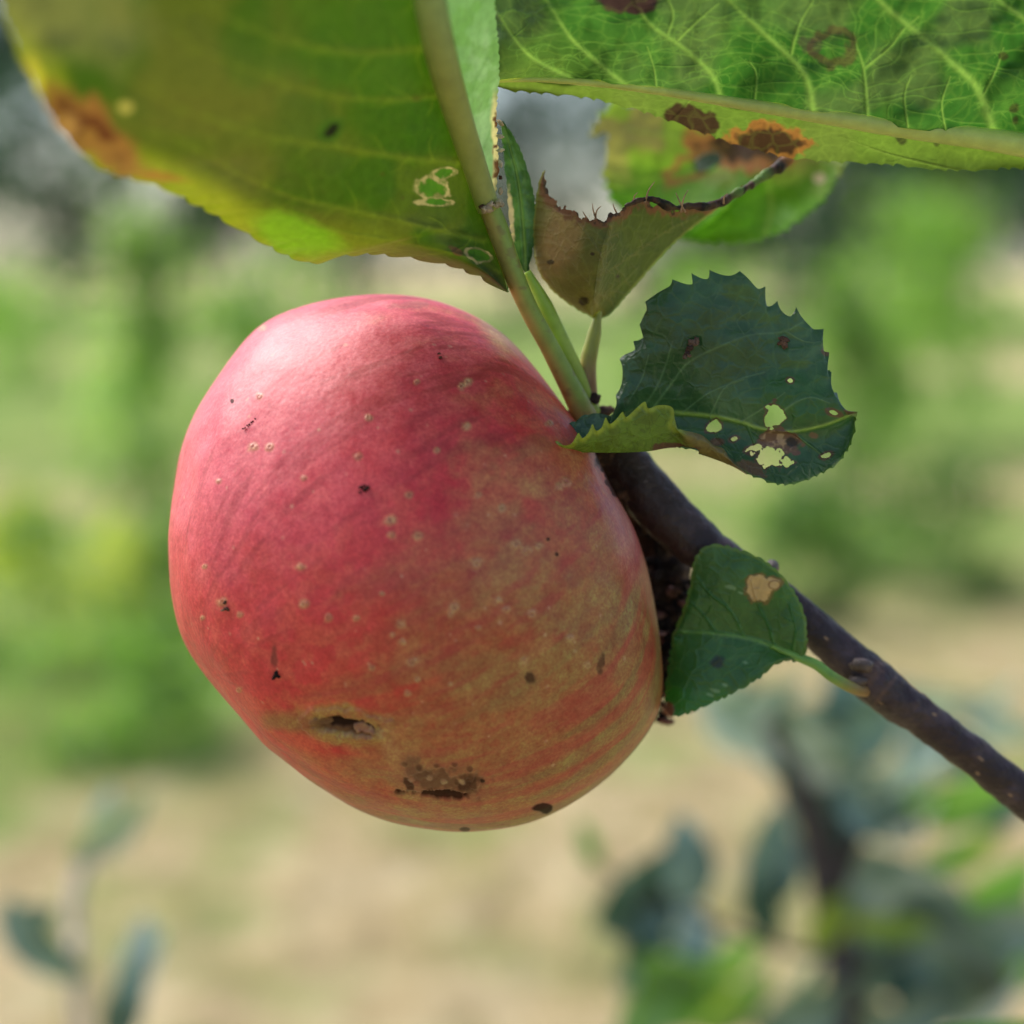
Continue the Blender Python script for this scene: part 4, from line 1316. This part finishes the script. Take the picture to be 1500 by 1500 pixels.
c0 = np.array([(AC[0] - 750) / F * AD, (750 - AC[1]) / F * AD, -AD])
for it in range(8):
    cx = np.cos(TH)[:, None] * np.sin(phi)[None]; cy = np.sin(TH)[:, None] * np.sin(phi)[None]; cz = np.cos(phi)[None] * np.ones_like(cx)
    P = ap_shape(cx, cy, cz, Rt) + c0
    qx = 750 + F * P[..., 0] / -P[..., 2]; qy = 750 - F * P[..., 1] / -P[..., 2]
    th2 = np.arctan2(-(qy - AC[1]), qx - AC[0]); r2 = np.hypot(qx - AC[0], qy - AC[1])
    mx = r2.max(1)
    Rt = Rt * (tgt / mx) ** 0.9
STEM = np.array((.80, .42, -.42)); STEM /= np.linalg.norm(STEM)
CAL = np.array((-.62, .38, -.68)); CAL /= np.linalg.norm(CAL)
naz_f, naz_b, nel = 880, 150, 680
az = np.concatenate([np.linspace(-math.pi * .56, math.pi * .56, naz_f, endpoint=False), np.linspace(math.pi * .56, math.pi * 1.44, naz_b, endpoint=False)])
el = np.linspace(-math.pi / 2 + .001, math.pi / 2 - .001, nel)
E, Z = np.meshgrid(el, az, indexing='ij')
D = np.stack([np.cos(E) * np.sin(Z), np.sin(E), np.cos(E) * np.cos(Z)], -1).reshape(-1, 3)
D /= np.linalg.norm(D, axis=1)[:, None]
Pc = ap_shape(D[:, 0], D[:, 1], D[:, 2], Rt)
ts = np.arccos(np.clip(D @ STEM, -1, 1)); tcx = np.arccos(np.clip(D @ CAL, -1, 1))
Pc -= D * (0.013 * np.exp(-(ts / .30) ** 2))[:, None]
Pc -= D * (0.009 * np.exp(-(tcx / .30) ** 2))[:, None]
wob = (fbm(D * 2.2, 3, 71) - .5) * 0.0016 * (D[:, 2] > -2) * sst(0, .35, np.abs(D[:, 2]))
Pc += D * wob[:, None]
Wp = (Pc + c0) @ CR.T + CP
pp = proj(Wp)[:, :2]
front = sst(-.1, .05, D[:, 2])

# --- skin colour with some painted shade and sheen, fixed to the fruit
perp = D - (D @ STEM)[:, None] * STEM
perp /= np.linalg.norm(perp, axis=1)[:, None] + 1e-9
streak = fbm(np.c_[perp * 9, ][:, :3] + np.stack([ts * 1.4] * 3, 1), 4, 72)
streak2 = fbm(perp * 26 + np.stack([ts * 3.0] * 3, 1), 3, 73)
mott = fbm(D * 9, 5, 74)
fine = fbm(D * 55, 3, 75)
red = np.array((0.60, 0.022, 0.024)); deep = np.array((0.47, 0.008, 0.016)); pink = np.array((0.68, 0.060, 0.078)); tan = np.array((0.44, 0.185, 0.060)); olive = np.array((0.34, 0.24, 0.075))
c = np.tile(red, (len(D), 1))
c = mix(c, deep, sst(.42, .62, mott) * .55)
c = mix(c, (0.58, 0.11, 0.045), sst(.45, .62, fbm(D * 14 + 3, 4, 76)) * .5)
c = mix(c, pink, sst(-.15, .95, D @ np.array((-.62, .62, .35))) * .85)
c = mix(c, (0.74, 0.115, 0.155), sst(.45, 1.0, D @ np.array((-.58, .74, .33)) + (mott - .5) * .25) * .8)  # lighter pink: upper-left sheen painted into the skin colour
px_, py_ = D[:, 0], D[:, 1]
# ground colour shows round the stalk end and lower right, where shade is painted in too
gnd = sst(1.45, .35, ts + (streak - .5) * 1.5 + (mott - .5) * .9)
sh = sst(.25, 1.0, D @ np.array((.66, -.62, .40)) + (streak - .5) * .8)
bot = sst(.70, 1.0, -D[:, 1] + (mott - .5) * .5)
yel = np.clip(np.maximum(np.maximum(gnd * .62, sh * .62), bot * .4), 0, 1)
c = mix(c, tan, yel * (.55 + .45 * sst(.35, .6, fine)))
c = mix(c, (0.27, 0.135, 0.045), np.clip(sh * 1.0 + bot * .6, 0, 1) * (.55 + .55 * sst(.6, .4, streak)))  # olive-brown skin, darkened to paint in shade at lower right and underside
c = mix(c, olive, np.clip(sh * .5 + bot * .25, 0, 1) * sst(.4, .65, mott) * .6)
stk = sst(.52, .63, streak * .6 + streak2 * .4) * sst(1.9, 1.2, ts)
c = mix(c, (0.40, 0.04, 0.030), stk * (.45 + .3 * sst(1.0, .2, np.abs(D[:, 0]))))
stp = sst(.52, .66, streak2 * .55 + streak * .45) * sst(.9, 1.4, ts)
c = mix(c, (0.40, 0.028, 0.035), stp * .45)
c = mix(c, (0.55, 0.13, 0.14), sst(1.2, .4, blob(pp, 925, 800, 30, 75, -20, .3, .02, 3)) * front * .6)
c = mix(c, (0.48, 0.34, 0.16), sst(1.3, .5, blob(pp, 745, 490, 50, 26, 40, .3, .03, 3)) * .6 * sst(-.6, 0, D[:, 2]))
for cx, cy, rx, ry, a, s in ((720, 745, 70, 46, -20, 1), (800, 680, 60, 50, -20, 2), (860, 890, 26, 60, 25, 3), (745, 840, 60, 30, -20, 4), (700, 680, 40, 30, 0, 5), (790, 960, 40, 26, -30, 6)):
    c = mix(c, (0.44, 0.27, 0.085), sst(1.4, .5, blob(pp, cx, cy, rx, ry, a, .7, .03, s)) * front * .3)
disp = np.zeros(len(D))
# fine speckle of pale dots
g = np.random.default_rng(77)
dots = []
for k in range(300):
    v = g.normal(size=3); v /= np.linalg.norm(v)
    if v[2] < -.1: continue
    dots.append((v, g.uniform(.0035, .0085), g.uniform(.1, .5)))
for v, r, a in dots:
    d = np.linalg.norm(D - v, axis=1)
    s = d < r * 2.2
    m = sst(1.5, .5, d[s] / r) * a
    c[s] = mix(c[s], (0.66, 0.36, 0.24), m)
LENT = [(600, 725, 7), (573, 783, 7), (612, 785, 8), (572, 762, 9), (683, 624, 7), (697, 826, 10), (605, 970, 9), (480, 905, 7), (445, 885, 8), (587, 915, 8), (440, 830, 7), (320, 705, 5), (395, 655, 7), (370, 655, 8),
        (525, 668, 7), (540, 612, 6), (755, 797, 9), (772, 806, 8), (665, 890, 9), (660, 900, 6), (767, 968, 8), (325, 882, 8), (352, 900, 5), (445, 700, 5), (380, 580, 6), (385, 480, 6), (545, 978, 5), (597, 1015, 6), (522, 906, 5),
        (700, 725, 6), (735, 745, 7), (790, 800, 7), (780, 900, 8), (835, 935, 7), (860, 975, 6), (685, 560, 7), (676, 566, 6), (828, 706, 10), (820, 712, 7), (805, 620, 6), (590, 940, 6), (575, 930, 5), (660, 1002, 4),
        (505, 1033, 5), (350, 1010, 5), (297, 905, 4), (560, 870, 4), (300, 830, 4), (640, 660, 5), (610, 560, 5), (730, 880, 7), (742, 893, 6), (700, 920, 5), (612, 995, 5)]
for cx, cy, r in LENT:
    r *= .68
    s = (np.abs(pp[:, 0] - cx) < 3 * r) & (np.abs(pp[:, 1] - cy) < 3 * r) & (front > .5)
    q = blob(pp[s], cx, cy, r, r * .85, -20, .5, .16, cx)
    k_ = (0.2 + 0.6 * ((cx * 7 + cy * 3) % 11) / 10)
    cc = c[s]
    cc = mix(cc, (0.52, 0.28, 0.13), sst(2.2, .9, q) * .5)
    cc = mix(cc, (0.56, 0.33, 0.19), sst(1.05, .75, q) * sst(.35, .6, q) * .6 * k_)
    cc = mix(cc, (0.26, 0.10, 0.05), sst(.5, .3, q) * .6 * k_)
    c[s] = cc
    disp[s] += 0.00010 * sst(1.3, .6, q) - .00012 * sst(.5, .2, q)


def apl(cx, cy, rx, ry, a, col_, e0, e1, st, ro=.3, sc=.08, seed=1, dz=0.0):
    global c
    q = blob(pp, cx, cy, rx, ry, a, ro, sc, seed)
    m = sst(e0, e1, q) * st * (front > .5)
    c = mix(c, col_, m)
    if dz:
        disp[:] += dz * m


# healed crack with corky edges
apl(450, 1060, 62, 17, 5, (0.26, 0.13, 0.035), 1.5, .5, .75, .4, .03, 3)
apl(508, 1064, 62, 27, 9, (0.36, 0.19, 0.045), 1.5, .75, .85, .4, .04, 4, -.0002)
apl(506, 1064, 48, 12, 8, (0.11, 0.045, 0.022), 1.2, .75, .92, .4, .06, 5, -.0003)
apl(506, 1062, 44, 7, 8, (0.014, 0.008, 0.007), 1.3, .7, .9, .5, .09, 6, -.0003)
apl(533, 1070, 18, 6, 10, (0.36, 0.16, 0.09), 1.2, .8, .8, .5, .1, 7, .0004)
apl(470, 1058, 16, 5, 5, (0.20, 0.09, 0.04), 1.2, .8, .7, .5, .1, 8, .0003)
# pale path to the scab
for i, (x, y) in enumerate(((560, 1062), (568, 1080), (572, 1098), (580, 1115), (588, 1130))):
    apl(x, y, 12, 16, 0, (0.46, 0.22, 0.09), 1.4, .5, .45, .4, .07, 20 + i)
apl(606, 1126, 30, 22, 20, (0.36, 0.13, 0.05), 1.7, .6, .8, .6, .07, 9)
apl(655, 1146, 52, 22, 5, (0.30, 0.11, 0.045), 1.6, .8, .8, .6, .07, 39)
apl(612, 1130, 22, 16, 25, (0.17, 0.075, 0.036), 1.3, .5, .8, .6, .09, 10, .0002)
apl(655, 1148, 46, 17, 3, (0.13, 0.055, 0.028), 1.3, .6, .8, .7, .08, 40, -.0003)
apl(640, 1164, 48, 5, 4, (0.020, 0.010, 0.008), 1.3, .6, .9, .7, .1, 11, -.0003)
apl(600, 1150, 6, 14, -30, (0.04, 0.018, 0.012), 1.3, .6, .8, .6, .12, 41)
apl(684, 1148, 18, 15, -10, (0.05, 0.022, 0.013), 1.3, .5, .75, .6, .1, 12)
for k_ in range(9):
    apl(592 + (k_ * 37) % 100, 1118 + (k_ * 23) % 44, 5, 4, 0, (0.40, 0.21, 0.12) if k_ % 2 else (0.05, 0.022, 0.014), 1.3, .5, .6, .5, .15, 50 + k_, .0002)
_q = np.abs(blob(pp, 506, 1064, 56, 19, 8, .4, .06, 5) - 1)
disp += .0003 * sst(.45, .1, _q) * (front > .5)
apl(797, 1184, 15, 8, 0, (0.018, 0.012, 0.010), 1.2, .7, .92, .35, .1, 14)
apl(777, 993, 8, 9, 0, (0.05, 0.022, 0.015), 1.3, .6, .85, .4, .15, 15)
apl(880, 972, 5, 16, 10, (0.07, 0.035, 0.02), 1.3, .6, .75, .5, .15, 16)
apl(402, 962, 5, 14, 0, (0.14, 0.04, 0.03), 1.3, .7, .7, .5, .15, 18)
apl(898, 700, 12, 46, -28, (0.03, 0.018, 0.014), 1.15, .8, .9, .6, .08, 19)
apl(885, 672, 16, 14, 0, (0.05, 0.03, 0.02), 1.2, .7, .8, .5, .08, 33)
apl(680, 1215, 8, 3, 0, (0.02, 0.012, 0.010), 1.3, .7, .8, .4, .1, 34)
apl(430, 462, 18, 5, -15, (0.25, 0.12, 0.10), 1.4, .6, .35, .5, .08, 35)
apl(600, 447, 30, 5, -3, (0.30, 0.16, 0.10), 1.4, .6, .35, .5, .08, 36)
for x, y in ((803, 790), (816, 812), (824, 470), (340, 588), (707, 1145)):
    apl(x, y, 3.2, 3.2, 0, (0.03, 0.02, 0.015), 1.3, .7, .9, .3, .2, x)
disp += (fine - .5) * .00005
# stem pit is russet
c = mix(c, (0.20, 0.12, 0.055), sst(.5, .25, ts) * .85)
c = mix(c, (0.10, 0.07, 0.04), sst(.25, .1, tcx) * .85)
Pc = Pc + D * disp[:, None]
Wp = (Pc + c0) @ CR.T + CP


def apple_mat():
    m, n, l = new_mat('apple_skin')
    tc = n.new('ShaderNodeTexCoord')
    a = attr(n, 'col')
    n1 = noise(n, l, 1100, 5, 0.65, tc.outputs['Object'])
    r1 = ramp(n, l, n1.outputs['Fac'], [(0.28, (0.80, 0.70, 0.68)), (0.5, (1, 1, 1)), (0.74, (1.16, 1.30, 1.25))])
    gate = ramp(n, l, a.outputs['Color'], [(0.03, (0,) * 3), (0.16, (1,) * 3)])
    c1 = mulcol(n, l, a.outputs['Color'], r1.outputs['Color'], .8)
    n3 = noise(n, l, 330, 5, 0.7, tc.outputs['Object'])
    r3 = ramp(n, l, n3.outputs['Fac'], [(0.35, (0.88, 0.62, 0.66)), (0.66, (1.08, 1.35, 1.2))])
    c2 = mulcol(n, l, c1, r3.outputs['Color'], .7)
    l.new(gate.outputs[0], c2.node.inputs[0])
    p = n.new('ShaderNodeBsdfPrincipled')
    n4 = noise(n, l, 2600, 3, 0.6, tc.outputs['Object'])
    r4 = ramp(n, l, n4.outputs['Fac'], [(0.35, (0.88, 0.72, 0.78)), (0.68, (1.10, 1.35, 1.2))])
    c2 = mulcol(n, l, c2, r4.outputs['Color'], .8)
    l.new(gate.outputs[0], c2.node.inputs[0])
    l.new(c2, p.inputs['Base Color'])
    rr = ramp(n, l, n3.outputs['Fac'], [(0.3, (0.38,) * 3), (0.7, (0.50,) * 3)])
    l.new(rr.outputs[0], p.inputs['Roughness'])
    sr = ramp(n, l, a.outputs['Color'], [(0.03, (0.02,) * 3), (0.14, (0.45,) * 3)])
    l.new(sr.outputs[0], p.inputs['Specular IOR Level'])
    cw = n.new('ShaderNodeMath'); cw.operation = 'MULTIPLY'; cw.inputs[1].default_value = 0.35
    l.new(sr.outputs[0], cw.inputs[0]); l.new(cw.outputs[0], p.inputs['Coat Weight'])
    p.inputs['Coat Roughness'].default_value = 0.42
    p.inputs['Subsurface Weight'].default_value = 0.05
    p.inputs['Subsurface Radius'].default_value = (1.0, 0.3, 0.15)
    p.inputs['Subsurface Scale'].default_value = 0.002
    p.inputs['Sheen Weight'].default_value = 0.0
    p.inputs['Sheen Roughness'].default_value = 0.5
    p.inputs['Sheen Tint'].default_value = (1.0, 0.80, 0.92, 1)
    b = n.new('ShaderNodeBump'); b.inputs['Strength'].default_value = .2; b.inputs['Distance'].default_value = .00012
    l.new(n1.outputs['Fac'], b.inputs['Height'])
    l.new(b.outputs[0], p.inputs['Normal'])
    o = n.new('ShaderNodeOutputMaterial'); l.new(p.outputs[0], o.inputs[0])
    return m


V = Wp
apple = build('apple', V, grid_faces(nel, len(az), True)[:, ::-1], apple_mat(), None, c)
tag(apple, 'ripe red and yellow apple with dark scab scars hanging from the branch', 'apple')
sp = (STEM * 0.018 + c0) @ CR.T + CP
spp = proj(sp[None])[0]
stalk = tube('stalk', [tuple(spp), ((spp[0] + 905) / 2, (spp[1] + 690) / 2, (spp[2] + .234) / 2), (905, 685, .2335)], [14, 12, 16], M_BARK, apple,
             lambda V_, t: np.tile(np.array((0.14, 0.10, 0.05)), (len(V_), 1)), n=40, k=16)

# ---- crumbs of dirt lying on fruit and leaf
front_i = np.where(D[:, 2] > .1)[0]


def on_apple(x, y):
    i = front_i[np.argmin((pp[front_i, 0] - x) ** 2 + (pp[front_i, 1] - y) ** 2)]
    return proj(Wp[i][None])[0][2]


def crumbs(x, y, pieces, label, dep=None, col_=((0.02, 0.012, 0.012), (0.05, 0.028, 0.022))):
    d = dep if dep else on_apple(x, y)
    o = lumps('dirt_speck', [(x + a, y + b, d - .00018, r, .6, .5) for a, b, r in pieces], None, list(col_), int(x), bump=.7)
    tag(o, label, 'dirt speck', 'dirt specks on the apple and serrated leaf')


crumbs(533, 716, [(-5, -2, 4), (2, 1, 5), (0, -4, 3), (6, -2, 3.5), (-6, 5, 2.5)], 'black dirt speck near the middle of the apple')
crumbs(404, 988, [(0, 0, 6), (-3, 5, 4), (4, 3, 3.5)], 'black speck on the apple above the left end of the crack')
crumbs(330, 890, [(0, -8, 4), (3, 2, 5), (-4, 4, 3)], 'brownish speck near the left edge of the apple', col_=((0.10, 0.05, 0.035), (0.28, 0.16, 0.11)))
crumbs(645, 524, [(0, 0, 4), (-2, -6, 2.5), (1, 5, 2.5)], 'small brown speck high on the apple below the stalk', col_=((0.14, 0.05, 0.035),))
crumbs(364, 622, [(k * 3 - 8, -k * 2.4 + 6 + (k % 2), 1.9) for k in range(7)], 'thin dark curled fibre at the upper left of the apple', col_=((0.07, 0.02, 0.018),))
_F = 'dark serrated leaf with chewed holes and its lower margin rolled up'
crumbs(1012, 508, [(4, -6, 8), (9, -9, 6), (-2, 2, 7), (-6, 10, 5), (-9, 15, 5), (-3, 13, 4)], 'two-lobed brown crumb on the serrated leaf, nearer the stalk' , on_leaf(_F, 1012, 508) - .0004, ((0.06, 0.035, 0.028), (0.16, 0.10, 0.075)))
crumbs(1148, 500, [(0, -3, 8), (1, 4, 7), (-4, 2, 6)], 'single brown crumb on the serrated leaf, nearer the toothed tip', on_leaf(_F, 1148, 500) - .0004, ((0.06, 0.03, 0.025), (0.13, 0.075, 0.055)))

# ================================================================== OUT-OF-FOCUS YOUNG TREE AND SEEDLING
def simple_leaf(parent, cx, cy, d, ln, wd, ang, ca, cb, tilt=0.0, seed=0):
    """a whole apple leaf, cupped along its midrib; ln, wd in photo pixels; ang = direction of tip, degrees up from +x"""
    nu, nv = 26, 13
    u = np.linspace(0, 1, nu)[:, None]; v = np.linspace(-1, 1, nv)[None]
    w = np.sin(np.pi * np.clip(u, 0, 1) ** 0.8) ** 0.75
    w = w * (1 + 0.03 * np.sin(u * 70))
    X = (u - .5) * ln + 0 * v
    Yy = v * w * wd * .5
    Zz = (np.abs(v) ** 1.6 * w * wd * .18 - (u - .5) ** 2 * ln * .35) + 0 * u
    P = np.stack([X, Yy, Zz], -1).reshape(-1, 3)
    P = P @ np.array(Matrix.Rotation(R(tilt), 3, 'X')).T
    P = P @ np.array(Matrix.Rotation(R(tilt * .4), 3, 'Y')).T
    a = R(ang)
    x = P[:, 0] * math.cos(a) - P[:, 1] * math.sin(a); y = P[:, 0] * math.sin(a) + P[:, 1] * math.cos(a)
    s = d / F
    base = unproj([(cx, cy, d)])[0]
    W = base + (np.stack([x, y, P[:, 2]], 1) * s) @ CR.T
    g_ = fbm(W * 60, 3, seed)
    cols = mix(np.tile(np.array(ca), (len(W), 1)), cb, sst(.35, .65, g_))
    mid = np.exp(-(np.tile(np.abs(np.linspace(-1, 1, nv)), nu) / .12) ** 2)
    cols = mix(cols, (0.18, 0.26, 0.10), mid * .5)
    return build('leaf', W, grid_faces(nu, nv), M_SHADELEAF if ca[2] > .6 * ca[1] else M_FARLEAF, parent, cols, {'vein': mid})


DK, TL, LT, YG, PL = (0.05, 0.11, 0.085), (0.20, 0.31, 0.28), (0.18, 0.38, 0.09), (0.30, 0.40, 0.05), (0.58, 0.68, 0.66)
def U(a):
    return unproj([(x, y, d_ * 1.3) for x, y, d_ in a])


yt_base = U([(1245, 1480, .50)])[0]
yt = empty('young_apple_tree', (yt_base[0], yt_base[1] + .02, 0), 'blurred young apple tree with blue-green leaves at the lower right', 'young tree')
tube('trunk', [(yt_base[0] + .01, yt_base[1] + .03, -.02), (yt_base[0] + .005, yt_base[1] + .01, .35), tuple(U([(1235, 1520, .50)])[0]), tuple(U([(1215, 1330, .50)])[0]), tuple(U([(1180, 1180, .49)])[0]), tuple(U([(1125, 1050, .48)])[0]), tuple(U([(1090, 1000, .475)])[0])],
     [.013, .012, .0068, .0074, .0060, .0040, .0024], M_FARBARK, yt, bark_col((0.055, 0.045, 0.05)), n=60, k=12, world=True)
tube('twig', [tuple(U([p])[0]) for p in ((1215, 1330, .50), (1250, 1240, .49), (1290, 1190, .48), (1350, 1150, .47))], [.0045, .003, .002, .0012], M_FARBARK, yt, bark_col((0.055, 0.045, 0.05)), n=24, k=10, world=True)
tube('twig', [tuple(U([p])[0]) for p in ((1222, 1400, .50), (1150, 1390, .50), (1020, 1340, .50), (880, 1270, .50), (850, 1225, .50))], [.0022, .0018, .0014, .0012, .0009], M_FARBARK, yt, bark_col((0.10, 0.09, 0.05)), n=24, k=10, world=True)
tube('twig', [tuple(U([p])[0]) for p in ((1225, 1450, .50), (1290, 1400, .52), (1370, 1330, .53), (1480, 1290, .54))], [.0035, .0025, .0018, .001], M_FARBARK, yt, bark_col((0.055, 0.045, 0.05)), n=24, k=10, world=True)
YL = [(1115, 1020, .47, 170, 100, 10, PL, TL, 50), (1185, 1095, .48, 190, 130, -40, PL, (0.16, 0.27, 0.2), 35), (1265, 1060, .50, 160, 110, 20, TL, DK, 25), (1360, 1020, .50, 200, 110, -10, PL, TL, 55),
      (1330, 1130, .46, 170, 90, 15, PL, TL, 60), (1290, 1190, .46, 150, 80, -35, DK, TL, 10), (1240, 1170, .50, 120, 70, 60, DK, TL, 0), (1420, 1165, .47, 200, 90, 12, LT, LT, 30),
      (1340, 1200, .46, 120, 50, 30, PL, PL, 50), (955, 1300, .50, 190, 120, 40, TL, DK, 20), (1005, 1260, .49, 130, 80, 95, DK, TL, 10), (1128, 1260, .50, 150, 90, 80, DK, TL, 15), (1120, 1330, .50, 130, 60, -80, TL, DK, 30),
      (1330, 1320, .50, 230, 170, -35, TL, PL, 30), (1390, 1420, .50, 230, 170, -50, TL, DK, 25), (1300, 1400, .52, 160, 120, 10, TL, TL, 35), (1215, 1350, .49, 90, 50, 60, YG, YG, 0), (1310, 1360, .48, 130, 40, -5, YG, LT, 10),
      (1020, 1400, .50, 170, 50, 0, (0.3, 0.36, 0.18), LT, 60), (1010, 1440, .49, 160, 90, -20, LT, (0.10, 0.19, 0.03), 20), (1080, 1470, .48, 140, 60, 40, YG, LT, 10), (940, 1480, .50, 120, 80, 70, TL, LT, 20),
      (1190, 1475, .49, 180, 110, 20, TL, DK, 30), (1470, 1300, .52, 130, 90, 30, LT, LT, 20), (1480, 1400, .52, 150, 110, -60, LT, TL, 30), (1460, 1465, .49, 160, 80, 30, PL, TL, 50), (860, 1235, .50, 70, 30, 110, LT, LT, 20),
      (1215, 1225, .50, 120, 60, -100, DK, (0.06, 0.09, 0.03), 0), (1480, 1060, .52, 130, 80, -20, PL, TL, 50), (1080, 1400, .51, 120, 50, 30, YG, LT, 30), (1420, 1240, .51, 140, 60, 20, LT, YG, 30), (1450, 1020, .5, 120, 70, 20, PL, PL, 50),
      (1250, 1290, .51, 110, 60, 40, DK, TL, 20), (1150, 1150, .50, 120, 50, 100, PL, TL, 40), (1000, 1480, .51, 130, 60, 10, LT, LT, 20), (1345, 1480, .50, 150, 80, 30, TL, DK, 20)]
_g = np.random.default_rng(303)
for (x0, y0, x1, y1, n_) in ((1060, 1010, 1500, 1190, 12), (1230, 1300, 1500, 1500, 9), (940, 1260, 1240, 1500, 6)):
    for k in range(n_):
        ca_, cb_ = ((PL, TL), (TL, PL), (TL, DK), (PL, PL), (LT, TL))[_g.integers(0, 5)]
        YL.append((_g.uniform(x0, x1), _g.uniform(y0, y1), _g.uniform(.49, .54), _g.uniform(120, 190), _g.uniform(65, 110), _g.uniform(-90, 90), ca_, cb_, _g.uniform(10, 60)))
for i, (cx, cy, d, ln, wd, an, ca, cb, ti) in enumerate(YL):
    simple_leaf(yt, cx, cy, d * 1.3, ln * 1.05, wd * 1.05, an, ca, cb, ti, i)
# serrated leaf tip peeking in at the lower right corner, nearer
near = empty('apple_leaf', unproj([(1440, 1520, .33)])[0], 'dark green leaf edge peeking in at the bottom right corner', 'leaf')
simple_leaf(near, 1440, 1530, .33, 260, 110, 6, (0.03, 0.12, 0.03), (0.05, 0.15, 0.04), 20, 77)
tube('petiole', [(1560, 1520, .33), (1700, 1600, .32), (1900, 1700, .30)], [6, 7, 8], M_STALK, near, stalk_paint((0.2, 0.3, 0.08)), n=20, k=10)

# ---- seedling at the lower left
sx, sy = 115, 1400
sb_ = unproj([(115, 1480, .62)])[0]
sd_ = empty('seedling', (sb_[0], sb_[1] + .02, 0), 'blurred seedling with pale stem and a few leaves at the lower left', 'seedling')
tube('stem', [(sb_[0], sb_[1] + .02, -.02), (sb_[0], sb_[1] + .01, .3), tuple(unproj([(118, 1520, .62)])[0]), tuple(unproj([(110, 1400, .62)])[0]), tuple(unproj([(112, 1300, .62)])[0]), tuple(unproj([(150, 1235, .62)])[0])],
     [.0035, .0035, .0030, .0028, .0028, .002], M_FARBARK, sd_, bark_col((0.62, 0.52, 0.44)), n=50, k=10, world=True)
for i, q in enumerate(((165, 1215, .62, 150, 60, 40, (0.42, 0.50, 0.34), (0.36, 0.46, 0.26), 30), (65, 1385, .58, 180, 85, -48, DK, TL, 25), (40, 1350, .60, 90, 60, 20, TL, DK, 10), (200, 1400, .60, 120, 60, 75, TL, PL, 30),
                       (185, 1470, .58, 150, 60, 70, DK, TL, 0), (150, 1190, .64, 80, 40, 70, PL, (0.42, 0.5, 0.34), 30), (225, 1385, .62, 70, 30, 60, LT, PL, 10))):
    simple_leaf(sd_, *q, 90 + i)

# plain world / no leftovers
print('objects', len(bpy.data.objects))
